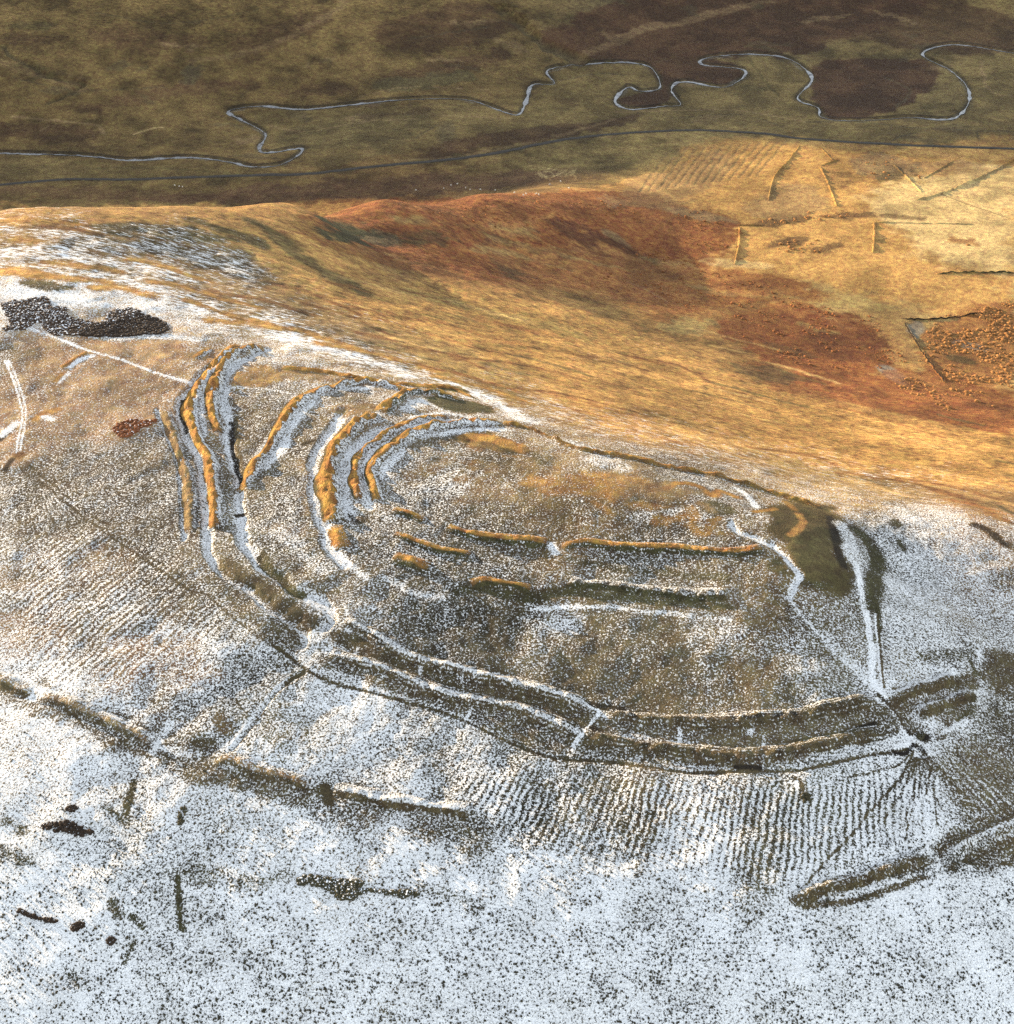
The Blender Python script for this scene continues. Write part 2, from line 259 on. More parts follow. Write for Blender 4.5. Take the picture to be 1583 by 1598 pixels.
for k_ in range(40):
    u_ = 600 + RNG.random() * 700; v_ = np.interp(u_, [600, 900, 1300], [340, 400, 500]) + 60 * (RNG.random() - .5); l_ = 30 + 70 * RNG.random()
    L([(u_, v_), (u_ + l_, v_ + l_ * .2)], 1.5 + 3 * RNG.random(), tint=[(.30, .15, .05), (.12, .045, .018), (.27, .19, .07)][int(RNG.random() * 3)], s=.5, warp=5, soft=.85)
P([(40,372),(160,365),(260,372),(390,405),(398,440),(300,420),(180,400),(60,395)], 16, snow=.52, tint=BROWN, warp=9, s=.75); P([(140,345),(260,348),(350,372),(320,382),(220,366),(150,356)], 5, snow=.4, tint=GREENDK, warp=4, s=.8)
P([(5,455),(60,448),(130,462),(180,482),(60,475)], 4, snow=.82, tint=BROWN, warp=3, s=.9); P([(30,440),(75,438),(120,455),(60,452)], 3, snow=.15, tint=GREENDK, warp=2, s=.8)
# -- ditches and white drifts of the left ramparts
WH = dict(snow=.78, tint=DUN)
L([(246,640),(262,680),(276,712),(283,748),(286,785),(288,840)], 1.0, dz=-.5, s=.75, warp=.5, **WH)
L([(330,572),(306,596),(288,618),(283,650),(293,690),(312,718),(318,760),(320,800),(324,850),(340,886),(379,916),(420,944),(467,976),(475,987),(470,1004)], 1.5, dz=-1.0, s=.95, warp=.6, **WH)
L([(415,546),(383,560),(361,573),(352,606),(346,631),(356,659),(358,691),(367,726),(372,755),(372,800),(378,840),(400,868),(423,891),(464,919),(505,945),(516,958),(506,976)], 1.9, dz=-1.2, s=.95, warp=.8, **WH)
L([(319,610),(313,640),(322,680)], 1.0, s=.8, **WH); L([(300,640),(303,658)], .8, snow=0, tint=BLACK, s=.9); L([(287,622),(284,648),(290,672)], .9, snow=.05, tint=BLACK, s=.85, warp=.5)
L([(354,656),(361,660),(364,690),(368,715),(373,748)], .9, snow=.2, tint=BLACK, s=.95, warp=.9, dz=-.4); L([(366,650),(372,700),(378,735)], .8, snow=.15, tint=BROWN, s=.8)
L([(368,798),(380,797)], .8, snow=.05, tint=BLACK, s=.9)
L([(405,865),(430,893),(470,925)], 1.6, snow=.05, tint=GREENDK, s=.85, warp=.7); L([(352,880),(400,915),(450,950),(480,972)], 2.6, snow=.12, tint=BROWN, s=.8, warp=1); L([(335,905),(390,955),(455,1000)], 3, snow=.28, tint=BROWN, s=.7, warp=1.2)
L([(418,728),(440,695),(462,660),(489,630),(538,607),(575,604)], 1.9, s=.9, warp=.9, **WH); L([(400,712),(430,668)], 1.1, s=.7, **WH)
L([(640,640),(660,628),(700,640)], 3.0, s=.8, warp=1.5, **WH); L([(575,655),(605,630),(625,618)], 1.8, s=.8, warp=.8, **WH); L([(600,598),(625,606)], 1.2, s=.8, **WH)
L([(540,640),(505,690),(492,730),(495,775),(505,815),(514,845),(525,862),(540,880)], 1.9, s=.9, dz=-.7, warp=.8, **WH)
L([(612,668),(585,675),(560,695),(545,715),(535,745),(537,780),(545,800)], 2.2, s=.95, dz=-.6, warp=.8, **WH)
L([(612,690),(585,702),(570,722),(562,745),(568,770),(580,790)], 1.5, s=.9, dz=-.4, warp=.6, **WH); L([(640,668),(680,658),(720,657)], 1.0, s=.8, **WH); L([(640,652),(690,646),(740,655)], 1.0, s=.8, **WH)
L([(600,745),(605,720),(640,695),(690,678),(740,672),(790,672)], 1.6, snow=.85, s=.7, warp=1)
E(720, 635, 46, 11, 10, 3, snow=.1, tint=GREENDK, warp=2, s=.95); E(705, 608, 26, 5, 10, 2, snow=.05, tint=GREENDK, warp=1.5, s=.9); E(690, 690, 60, 7, -6, 3, snow=.25, tint=BROWN, warp=2, s=.7)  # dark green by the spur is its shade, painted into the ground tint
E(500, 590, 70, 10, 8, 4, snow=.2, tint=TAN, warp=3, s=.7); E(420, 590, 45, 18, -6, 4, snow=.12, tint=(.32,.19,.07), warp=4, s=.8); E(540, 622, 40, 10, 0, 3, snow=.3, tint=BROWN, warp=3, s=.7); E(560, 640, 36, 9, -6, 3, snow=.15, tint=TAN, warp=3, s=.8)
L([(355,606),(380,606),(440,612),(470,622)], .5, snow=.85, s=.6, warp=.3)
L([(498,880),(470,850),(440,828)], 3, snow=.72, s=.5, warp=2); E(450, 820, 50, 12, 10, 4, tint=TAN, warp=3, s=.5); E(480, 760, 14, 40, 10, 4, tint=TAN, warp=3, s=.6)
L([(470,694),(490,688)], .8, snow=0, tint=BLACK, s=.8); L([(545,798),(560,812),(575,800)], 1, snow=.1, tint=BLACK, s=.6)
# -- inside the fort
E(740, 690, 34, 10, 4, 3, snow=.05, tint=GOLD, warp=3, s=.85); E(800, 695, 40, 9, 14, 3, snow=.05, tint=GOLD, warp=3, s=.85); E(760, 698, 40, 5, 8, 2, snow=.0, tint=GREENDK, warp=2, s=.8); E(840, 712, 30, 7, 30, 2.5, snow=.2, tint=GREENDK, warp=2, s=.7)
E(905, 698, 40, 6, 18, 3, snow=.6, tint=DUN, warp=3, s=.7); E(950, 722, 40, 8, 10, 3, snow=.66, warp=3, s=.6); E(930, 755, 70, 20, -8, 6, snow=.15, tint=GOLD, warp=5, s=.7); E(1010, 760, 60, 18, 0, 6, snow=.15, tint=TAN, warp=5, s=.7)
E(660, 735, 50, 10, -18, 4, snow=.25, tint=TAN, warp=4, s=.6); E(740, 780, 60, 20, 0, 6, snow=.3, tint=TAN, warp=5, s=.6); E(690, 760, 36, 20, 0, 5, snow=.62, warp=5, s=.5); E(1070, 742, 60, 8, 14, 3, snow=.5, warp=3, s=.5)
L([(1040,760),(1065,752),(1090,758),(1110,772),(1125,766),(1150,775)], 1.6, snow=.02, tint=GOLD, s=.85, warp=1.2); E(1125, 792, 30, 9, 15, 3, snow=.15, tint=GREENDK, warp=2, s=.8); E(1080, 800, 10, 14, 0, 3, snow=.1, tint=GOLD, warp=2, s=.6)
E(1020, 800, 60, 10, 0, 4, snow=.6, warp=3, s=.5); 
for k_ in range(26):
    u_ = 700 + 430 * RNG.random(); v_ = 690 + (u_ - 700) * .17 + 70 * RNG.random(); E(u_, v_, 10 + 22 * RNG.random(), 3 + 6 * RNG.random(), RNG.normal() * 14, 3, snow=.16, tint=[GOLD, (.24,.14,.05), TAN][k_ % 3], warp=4, s=.6)
L([(1150,762),(1165,772),(1180,790)], 1.4, snow=.9, s=.8)
P([(1177,800),(1215,785),(1280,786),(1301,806),(1318,850),(1342,918),(1338,945),(1310,940),(1285,925),(1268,905),(1258,880),(1240,855),(1205,838),(1185,822)], 6, snow=.04, tint=(.085,.066,.027), warp=4.5, s=.97)
E(1225, 888, 18, 9, 20, 3, snow=.12, tint=GREENDK, warp=2, s=.8); E(1275, 915, 26, 9, 5, 3, snow=.2, tint=GREENDK, warp=2, s=.75); L([(1292,806),(1304,835),(1310,856),(1318,884)], 1.4, snow=0, tint=BLACK, s=.9, warp=1)
L([(1246,801),(1254,812),(1246,824),(1232,833)], 1.3, snow=0, tint=STRAW, s=.95, warp=.6); L([(1177,798),(1211,793)], 1.1, snow=0, tint=GOLD, s=.9); L([(1225,782),(1240,795)], 1.3, snow=0, tint=GOLD, s=.6)
L([(1146,814),(1160,828),(1198,848),(1232,872),(1253,893),(1249,912),(1232,934)], 1.25, snow=.9, s=.9, warp=1.3, dz=-.6)
L([(1232,934),(1246,954),(1287,999),(1359,1074)], .55, snow=.85, s=.65, warp=.4); L([(1290,995),(1330,1035),(1378,1080)], 2.0, snow=.85, s=.5, warp=1)
L([(1312,816),(1325,845),(1336,880)], 2.6, snow=.72, s=.95, warp=1); L([(1336,880),(1345,920),(1355,972),(1360,1013),(1362,1062)], 1.0, snow=.95, s=.95, warp=.4)
L([(1335,825),(1355,842),(1371,872),(1367,915),(1366,950)], 2.7, snow=.12, tint=GREENDK, s=.95, warp=1.2); L([(1352,905),(1362,925),(1372,975),(1366,1000)], 1.0, snow=.1, tint=GREENDK, s=.7, warp=.6)
L([(1369,960),(1374,1020),(1380,1075)], .35, snow=.05, tint=BROWN, s=.9, warp=.1); L([(1366,960),(1371,1020),(1377,1075)], .3, snow=1, s=.9, warp=.1)
# -- south face of the fort
L([(714,920),(757,918),(828,928),(880,922),(969,930),(1040,940),(1139,945)], 2.0, snow=.14, tint=GREENDK, s=.75, warp=1.5, dz=-.3); L([(891,872),(969,886),(1075,900),(1139,905)], 1.3, snow=.25, tint=GREENDK, s=.6, warp=1)
L([(828,948),(934,947),(1022,958),(1139,969)], .7, snow=.9, s=.7, warp=.5); L([(600,900),(640,920),(690,930)], 1.2, snow=.8, s=.6, warp=1); L([(520,850),(545,880),(570,900)], 1.2, snow=.9, s=.6)
L([(860,850),(868,862)], 1.4, snow=.9, s=.8); E(860, 970, 60, 14, 0, 5, snow=.72, warp=4, s=.6); E(1160, 1000, 90, 24, 15, 8, snow=.62, warp=5, s=.5)
E(560, 760, 20, 40, 0, 4, snow=.5, s=.2)
# -- the two big lower ramparts: bare brown faces with a drift on each crest
BR = dict(snow=.22, tint=BROWN)
P([(520,985),(560,992),(647,1032),(711,1048),(799,1070),(921,1110),(912,1134),(845,1118),(790,1098),(680,1068),(600,1040),(530,1008)], 1.3, warp=.8, s=.85, **BR)
P([(505,1022),(600,1052),(680,1083),(800,1110),(895,1144),(880,1172),(800,1150),(711,1112),(600,1075),(510,1040)], 1.3, warp=.8, s=.8, snow=.32, tint=BROWN)
P([(938,1116),(1000,1125),(1060,1131),(1142,1131),(1192,1124),(1250,1119),(1367,1094),(1410,1140),(1300,1165),(1240,1192),(1165,1198),(1060,1195),(960,1180),(905,1162),(918,1140)], 1.6, warp=1, s=.8, snow=.30, tint=BROWN)
for q in [[(540,967),(584,992),(647,1027),(711,1043),(799,1065),(883,1089),(921,1105)], [(515,1017),(603,1046),(679,1077),(799,1103),(845,1120),(898,1140)], [(946,1114),(996,1121),(1060,1127),(1110,1128)]]:
    L(q, .8, snow=.85, s=.7, warp=1.3)
L([(946,1143),(1056,1160),(1154,1173)], .8, snow=.75, s=.6, warp=1); L([(940,1150),(1000,1166),(1060,1176)], .6, snow=.1, tint=GREENDK, s=.7)
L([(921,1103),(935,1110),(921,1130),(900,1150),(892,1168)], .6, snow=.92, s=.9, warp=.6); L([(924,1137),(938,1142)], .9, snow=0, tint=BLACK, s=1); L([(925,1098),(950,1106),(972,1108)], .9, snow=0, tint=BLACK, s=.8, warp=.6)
for (a, b, c, d) in [(716,1050,722,1066),(735,1105,728,1120),(1063,1130,1060,1175),(660,1040,655,1052),(1010,1125,1000,1132),(1195,1150,1190,1190),(560,1010,552,1024)]:
    L([(a, b), (c, d)], .5, snow=.85, s=.7, warp=.4)
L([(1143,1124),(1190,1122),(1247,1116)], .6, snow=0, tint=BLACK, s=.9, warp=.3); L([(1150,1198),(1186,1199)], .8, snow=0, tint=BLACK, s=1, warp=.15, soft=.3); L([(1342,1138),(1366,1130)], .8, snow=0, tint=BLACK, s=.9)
L([(1240,1160),(1304,1148),(1345,1140)], .7, snow=.05, tint=GREENDK, s=.7); E(1170, 1137, 10, 10, 0, 2, snow=.9, warp=1.5, s=.7)
L([(511,960),(500,985),(483,1005),(478,1030)], 2.0, snow=.75, s=.7, warp=1)
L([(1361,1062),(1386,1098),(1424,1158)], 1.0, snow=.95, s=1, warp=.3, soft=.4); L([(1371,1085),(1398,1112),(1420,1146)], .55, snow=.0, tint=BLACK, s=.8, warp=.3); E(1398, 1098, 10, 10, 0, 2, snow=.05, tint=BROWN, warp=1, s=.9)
P([(1380,1094),(1437,1078),(1494,1055),(1510,1045),(1522,1065),(1530,1095),(1500,1120),(1470,1140),(1430,1150)], 2, snow=.25, tint=BROWN, warp=2, s=.75)
L([(1400,1080),(1437,1074),(1470,1060)], 1.2, snow=.1, tint=BROWN, s=.6); L([(1470,1060),(1490,1048)], 1.0, snow=.95, s=.9); L([(1440,1090),(1480,1075)], 1.6, snow=.6, s=.6); L([(1500,1088),(1520,1080)], .8, snow=.9, s=.8); L([(1490,1090),(1503,1085)], .8, snow=0, tint=BLACK, s=.8)
L([(1505,1010),(1528,1018),(1532,1060),(1526,1098),(1503,1126),(1470,1143)], .7, snow=.85, s=.8, warp=.3); L([(1512,1026),(1525,1060),(1518,1098),(1495,1124)], .6, snow=.1, tint=GREENDK, s=.7, warp=.3)
L([(1428,1120),(1450,1124),(1440,1140)], 2.4, snow=.85, s=.6, warp=1.5)
E(1575, 1045, 30, 38, 0, 5, snow=.12, tint=BROWN, warp=4, s=.85); E(1480, 1025, 50, 12, -12, 4, snow=.25, tint=GREENDK, warp=3, s=.6); E(1560, 1160, 40, 26, 0, 5, snow=.3, tint=BROWN, warp=5, s=.6); E(1570, 1290, 40, 60, 0, 6, snow=.35, tint=BROWN, warp=6, s=.6)
E(1560, 900, 40, 18, 10, 5, snow=.4, tint=BROWN, warp=4, s=.6); E(1400, 815, 10, 6, 0, 2, snow=.1, tint=GREENDK, warp=1.5, s=.8); L([(1405,842),(1412,856)], 1.0, snow=.1, tint=GREENDK, s=.8); E(1500, 970, 40, 10, -20, 4, snow=.5, s=.5, warp=3)
E(1436, 1172, 6, 11, -25, 1, snow=0, tint=BLACK, warp=.5, dz=-.5); L([(1424,1162),(1436,1168),(1446,1184)], .9, snow=0, tint=BLACK, s=1); L([(1396,1174),(1412,1176),(1424,1166)], .6, snow=0, tint=BLACK, s=1); L([(1400,1166),(1420,1160)], .6, snow=.95, s=.9)
E(1437, 1148, 8, 5, -20, 1, snow=0, tint=BLACK, warp=1)
L([(1436,1172),(1470,1206),(1500,1240),(1541,1300),(1583,1362)], .6, snow=.03, tint=BROWN, s=.95, soft=.4, warp=.2); L([(1475,1206),(1505,1240),(1546,1300),(1588,1360)], .35, snow=1, s=.8, soft=.3, warp=.1)
L([(1430,1172),(1440,1225),(1449,1266),(1456,1348),(1460,1367),(1485,1426),(1512,1471),(1545,1540)], 2.2, snow=.97, s=.75, warp=1.2, soft=.8)
for q in [[(1424,1172),(1395,1195),(1320,1215)], [(1425,1175),(1390,1230),(1340,1290),(1260,1380)], [(1450,1190),(1458,1225),(1466,1290)], [(1442,1185),(1450,1200),(1446,1240)]]:
    L(q, .32, snow=.1, tint=BROWN, s=.6, warp=.5)
P([(1440,1165),(1500,1150),(1583,1180),(1583,1340),(1500,1236)], 6, snow=.38, tint=BROWN, s=.7, warp=4)
E(1246, 1224, 6, 8, 0, 1, snow=.98, s=.9, warp=.6); L([(1240,1216),(1252,1222),(1254,1236)], .5, snow=0, tint=BROWN, s=.8)
# -- lower left bank and its dark faces
P([(0,1064),(50,1088),(95,1098),(142,1118),(196,1140),(236,1160),(230,1182),(180,1170),(120,1140),(60,1122),(0,1090)], 2, snow=.35, tint=BROWN, warp=1.6, s=.75)
P([(236,1165),(300,1185),(345,1192),(395,1206),(442,1216),(483,1230),(480,1256),(420,1250),(350,1225),(290,1205),(240,1185)], 2, snow=.3, tint=BROWN, warp=1.8, s=.75)
P([(450,1214),(510,1232),(547,1240),(620,1255),(720,1262),(760,1290),(768,1332),(700,1320),(600,1302),(505,1272),(455,1246)], 5, snow=.42, tint=BROWN, warp=3.5, s=.75)
L([(63,1070),(120,1100),(190,1127),(268,1155),(320,1165)], 1.8, snow=.35, tint=BROWN, s=.7, warp=1.2); L([(0,1048),(60,1075),(110,1090),(190,1128),(234,1150)], .8, snow=.95, s=.8, warp=.6)
L([(547,1235),(617,1250),(693,1259)], .8, snow=.97, s=.95, warp=.6); L([(395,1197),(442,1209),(483,1222)], .7, snow=.85, s=.7, warp=.5); L([(360,1184),(390,1195)], .9, snow=.3, tint=GOLD, s=.7); L([(505,1230),(515,1250)], 1.4, snow=.05, tint=BROWN, s=.9)
L([(477,1048),(436,1076),(388,1133),(360,1168)], .6, snow=.04, tint=BROWN, s=.95, warp=.5, dz=-.3); L([(440,1068),(392,1122),(352,1170)], 1.1, snow=.95, s=.6, warp=.7)
L([(262,1130),(236,1172)], 1.0, snow=.9, s=.7, warp=.7); L([(52,1092),(65,1080)], 1.0, snow=.95, s=.8); L([(345,1120),(352,1140)], 1.6, snow=.15, tint=TAN, s=.6, warp=1)
L([(300,1150),(330,1165)], 2.6, snow=.3, tint=BROWN, s=.6, warp=1); E(290, 1000, 70, 14, 0, 4, snow=.8, s=.6, warp=3); E(250, 1040, 90, 34, 0, 6, snow=.55, tint=(.26,.15,.07), s=.6, warp=6); E(60, 1010, 70, 50, 0, 6, tint=(.24,.14,.07), s=.6, warp=7); E(80, 900, 80, 60, 0, 8, tint=(.20,.125,.065), s=.5, warp=8)
# -- bottom right double bank
L([(1238,1405),(1297,1384),(1346,1370),(1391,1356),(1440,1339)], 1.3, snow=.18, tint=BROWN, s=.8, warp=.9); L([(1255,1419),(1346,1405),(1391,1389),(1446,1370)], .8, snow=.15, tint=BROWN, s=.8, warp=.7)
L([(1297,1390),(1391,1366),(1444,1350)], 2.0, snow=.4, tint=BROWN, s=.6, warp=1.2); L([(1464,1332),(1519,1304),(1583,1275)], 2.2, snow=.25, tint=BROWN, s=.8, warp=1); L([(1467,1362),(1519,1338),(1583,1310)], .8, snow=.03, tint=BROWN, s=.9, warp=.4)
L([(1480,1345),(1519,1320),(1583,1292)], 1.4, snow=.8, s=.6, warp=.7); L([(1530,1350),(1583,1330)], 3, snow=.35, tint=BROWN, s=.7, warp=1.5)
# -- foreground smears of rushes
DKF = dict(snow=.12, tint=GREENDK)
L([(280,1360),(350,1362),(400,1368),(450,1374)], 2.2, snow=.45, tint=GREENDK, s=.6, warp=1.5); L([(670,1386),(720,1400),(745,1415)], 2, snow=.5, tint=GREENDK, s=.6, warp=1.5)
L([(204,1225),(198,1270)], 1.0, s=.75, warp=.8, **DKF); L([(275,1370),(280,1440),(285,1452)], .7, s=.8, warp=.5, **DKF); L([(165,1262),(200,1285)], 1.0, snow=.35, tint=GREENDK, s=.6, warp=.8)
L([(0,1275),(35,1300)], .8, snow=.2, tint=GREENDK, s=.7); L([(5,1325),(45,1345)], 1.4, snow=.3, tint=GREENDK, s=.7, warp=1); L([(175,1405),(190,1430)], 1.0, s=.6, warp=.8, **DKF); L([(205,1430),(220,1442)], 1.0, s=.6, warp=.8, **DKF); L([(207,1465),(195,1500)], 1, snow=.3, tint=GREENDK, s=.6, warp=1)
L([(105,1520),(125,1540)], 1.0, snow=.3, tint=GREENDK, s=.6, warp=1)
for k_ in range(26):
    u_ = 560 + RNG.random() * 900; v_ = 1420 + RNG.random() * 170; L([(u_, v_), (u_ + 18, v_ + 16)], 1.1, snow=.6, tint=GREENDK, s=.35, warp=1.6)

# -- river, road (their beds)
RIVER = [(-60,234),(0,237),(126,241),(202,248),(293,244),(354,250),(399,259),(445,253),(472,230),(419,237),(404,230),(414,207),(379,187),(356,172),(404,164),(475,169),(556,161),(632,154),(718,153),(758,162),(800,177),(813,174),(823,152),(831,131),(866,129),(854,109),(904,99),(1005,99),(1031,134),(1000,141),(980,134),(960,157),(985,169),(1036,164),(1063,162),(1048,139),(1066,126),(1132,134),(1164,109),(1096,99),(1106,88),(1177,83),(1233,91),(1268,121),(1245,152),(1278,167),(1283,182),(1339,187),(1415,182),(1485,184),(1511,162),(1511,136),(1485,109),(1440,83),(1490,68),(1583,81),(1640,84)]
ROAD = [(-60,294),(0,288),(101,280),(202,280),(278,277),(404,273),(480,271),(581,260),(707,248),(783,237),(884,217),(985,207),(1086,203),(1187,208),(1263,217),(1415,226),(1583,232),(1650,235)]
L([(u, v - 3.2) for u, v in RIVER], 1.6, tint=BLACK, s=.8, soft=.6, warp=.8); 
for k_ in range(len(RIVER) - 2):
    (a_, b_), (c_2, d_2) = RIVER[k_ + 1], RIVER[k_ + 2]
    if RNG.random() < .6: L([(a_, b_ + 2.2), ((a_ + c_2) / 2, (b_ + d_2) / 2 + 2.5)], 1.0 + RNG.random(), tint=GREY, s=.4, warp=.8)
L(RIVER, 3.6, tint=BROWN, dz=-1.1, s=.55, soft=.5, warp=.9); L(ROAD, 3.4, tint=DARKOLIVE, s=.7, soft=.4, warp=.5)

# tracks over the left plateau, on top of its grass
L([(90,527),(140,548),(190,563),(250,585),(330,607)], .6, snow=.92, s=.8, soft=.4, warp=.2); L([(0,478),(30,505),(90,527)], .7, snow=.85, s=.7, warp=.4)
L([(8,560),(20,590),(30,625),(35,650),(28,690),(25,708)], .34, snow=.92, s=.8, soft=.5, warp=.1); L([(14,560),(27,592),(37,625),(41,650),(34,690),(31,708)], .3, snow=.9, s=.75, soft=.5, warp=.1)
E(31, 711, 8, 5, 10, 1.0, snow=.03, tint=(.14,.07,.03), warp=1); L([(20,718),(8,733)], 1.1, snow=.05, tint=BLACK, s=.9); L([(0,688),(22,668)], 1.0, snow=.1, tint=BLACK, s=.9); L([(5,680),(25,662)], 1.4, snow=.95, s=.9)
L([(100,572),(118,561),(133,552)], .9, snow=.0, tint=GOLD, s=.9, warp=.3, dz=.4); L([(112,573),(130,560),(146,556)], 1.0, snow=.9, s=.9, warp=.5); L([(85,595),(100,582)], .7, snow=0, tint=GOLD, s=.8); L([(92,597),(110,582)], .8, snow=.8, s=.8)
L([(55,655),(75,645),(90,640)], 1.3, snow=0, tint=GOLD, s=.7, warp=.6); L([(68,652),(82,655)], 1.2, snow=.9, s=.8)
for k_ in range(16):     # paths fanning out from the gap in the far left wall line
    a_ = math.radians(38 + 52 * k_ / 15 + RNG.normal() * 1.5); l_ = 90 + 150 * RNG.random()
    L([(31 + 14 * math.cos(a_), 712 + 12 * math.sin(a_)), (31 + l_ * .5 * math.cos(a_) + 3, 712 + l_ * .5 * math.sin(a_)), (31 + l_ * math.cos(a_), 712 + l_ * math.sin(a_))], .3, snow=.2, tint=BROWN, s=.25, warp=.4)
for k_ in range(18):     # and from the muddy gateway
    a_ = math.radians(50 + 80 * k_ / 17 + RNG.normal() * 2); l_ = 40 + 90 * RNG.random()
    L([(1432 + 10 * math.cos(a_), 1176 + 8 * math.sin(a_)), (1432 + l_ * .5 * math.cos(a_) + 2, 1176 + l_ * .5 * math.sin(a_)), (1432 + l_ * math.cos(a_), 1176 + l_ * math.sin(a_))], .3, snow=.15, tint=BROWN, s=.5, warp=.35)
# low-frequency snow cover: (u, v, cover)
SNOWPTS = [(960,1400,.88),(960,1480,.90),(960,1560,.90),(600,1570,.90),(1040,1360,.80),(700,1450,.90),(60,1560,0.89),(400,1560,0.89),(800,1560,0.89),(1200,1560,0.89),(1530,1560,0.89),(100,1440,0.89),(450,1450,0.89),(650,1330,0.93),(850,1370,0.93),(820,1480,0.89),(1100,1420,0.89),(1250,1480,0.89),(1400,1450,0.89),(1540,1450,0.89),
 (100,1250,0.79),(250,1250,0.73),(420,1280,0.77),(600,1190,0.65),(700,1210,0.63),(850,1290,0.50),(1000,1280,0.48),(1200,1300,0.55),(1330,1260,0.63),(1430,1260,0.77),(1560,1220,0.42),(950,1230,0.50),
 (100,1150,0.77),(250,1020,0.55),(400,1100,0.57),(560,1120,0.73),(720,1170,0.65),(900,1030,0.30),(1050,1040,0.28),(1200,1050,0.30),(1290,1000,0.50),(1450,1000,0.68),(1560,960,0.58),(760,1000,0.32),(650,970,0.40),
 (60,900,0.52),(180,930,0.52),(250,880,0.42),(450,850,0.40),(620,930,0.42),(850,960,0.40),(1100,975,0.42),(1450,900,0.68),(1530,880,0.60),(800,890,0.42),(1000,900,0.40),
 (60,780,0.46),(130,740,0.42),(230,760,0.35),(200,830,0.39),(450,720,0.38),(650,760,0.47),(850,750,0.30),(1000,760,0.27),(1060,815,0.40),(800,810,0.38),
 (900,690,0.40),(1000,695,0.40),(1150,725,0.40),(1300,770,0.44),(1450,830,0.62),(1583,870,0.50),(1350,760,0.35),(850,640,0.38),(1000,660,0.30),(1200,710,0.28),(1400,750,0.30),(1540,780,0.20),(900,610,0.08),(1000,610,0.02),(1200,665,0.02),(1400,705,0.00),(1583,720,0.00),
 (60,620,0.42),(180,600,0.30),(320,545,0.40),(60,545,0.35),(230,545,0.18),(150,680,0.42),(240,650,0.42),
 (50,490,0.72),(220,490,0.72),(320,510,0.58),(100,400,0.60),(250,390,0.44),(350,430,0.38),(440,520,0.56),(540,560,0.52),(640,590,0.50),(740,620,0.50),(50,345,0.30),(200,345,0.10),(400,360,0.00),(430,430,0.12),(520,490,0.25),(600,520,0.15),(700,570,0.15),(800,610,0.25),(560,450,0.00),(700,500,0.00),(800,540,0.00),
 (300,322,0.00),(600,330,0.00),(900,450,0.00),(1200,500,0.00),(1500,600,0.00),(1100,300,0.00),(300,240,0.00),(900,150,0.00),(1450,150,0.00),(300,50,0.00),(1000,50,0.00)]
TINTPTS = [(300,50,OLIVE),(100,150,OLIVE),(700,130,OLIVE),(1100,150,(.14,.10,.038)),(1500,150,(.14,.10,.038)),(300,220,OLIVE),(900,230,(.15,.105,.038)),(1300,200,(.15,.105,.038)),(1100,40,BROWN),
 (1200,300,(.33,.22,.075)),(1500,300,STRAW),(1300,430,(.31,.215,.08)),(1520,450,(.27,.19,.075)),(1050,260,(.27,.185,.066)),(700,340,RUST),(1000,400,RUST),(1000,480,(.28,.16,.052)),(1300,560,(.24,.12,.04)),
 (800,520,STRAW),(1200,640,STRAW),(1500,700,STRAW),(500,420,(.30,.18,.06)),(300,350,(.30,.19,.07)),(100,350,(.30,.18,.07)),(1000,650,STRAW),(1300,760,(.30,.19,.07)),(1500,820,(.2,.12,.05)),(700,560,(.26,.16,.055)),
 (150,420,TAN),(350,470,TAN),(550,570,TAN),(100,600,(.22,.145,.07)),(230,560,(.25,.155,.07)),(150,690,(.17,.115,.06)),(250,780,DUN),(100,850,DUN),(450,700,DUN),(700,770,DUN),(930,750,(.17,.115,.05)),(1050,790,DUN),
 (400,900,(.09,.07,.036)),(700,920,(.075,.06,.032)),(1000,940,(.075,.06,.032)),(1400,900,(.07,.058,.03)),(1000,1050,(.070,.054,.028)),(200,1000,(.12,.085,.045)),(60,1100,(.11,.08,.045)),(400,1200,(.07,.058,.03)),(900,1250,(.07,.058,.03)),(1300,1250,(.055,.05,.028)),(1500,1150,(.075,.062,.033)),
 (200,1450,(.045,.042,.026)),(800,1450,(.045,.042,.026)),(1400,1450,(.045,.042,.026)),(100,1580,(.045,.042,.026)),(1500,1580,(.045,.042,.026))]
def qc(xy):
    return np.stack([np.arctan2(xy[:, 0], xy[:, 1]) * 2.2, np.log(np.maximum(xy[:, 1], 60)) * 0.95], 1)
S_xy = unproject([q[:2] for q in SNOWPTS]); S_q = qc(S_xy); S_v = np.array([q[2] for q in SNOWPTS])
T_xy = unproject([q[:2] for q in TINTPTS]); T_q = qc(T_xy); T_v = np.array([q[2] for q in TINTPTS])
def idw(xy, Q, V, p=3.0, eps=.012):
    q = qc(xy); wsum = np.zeros(len(q)); acc = np.zeros((len(q),) + V.shape[1:])
    for i in range(len(Q)):
        r2 = (q[:, 0] - Q[i, 0]) ** 2 + (q[:, 1] - Q[i, 1]) ** 2
        ww = (r2 + eps ** 2) ** (-p / 2 - .5); wsum += ww
        acc += ww[:, None] * V[i] if V.ndim > 1 else ww * V[i]
    return acc / (wsum[:, None] if V.ndim > 1 else wsum)
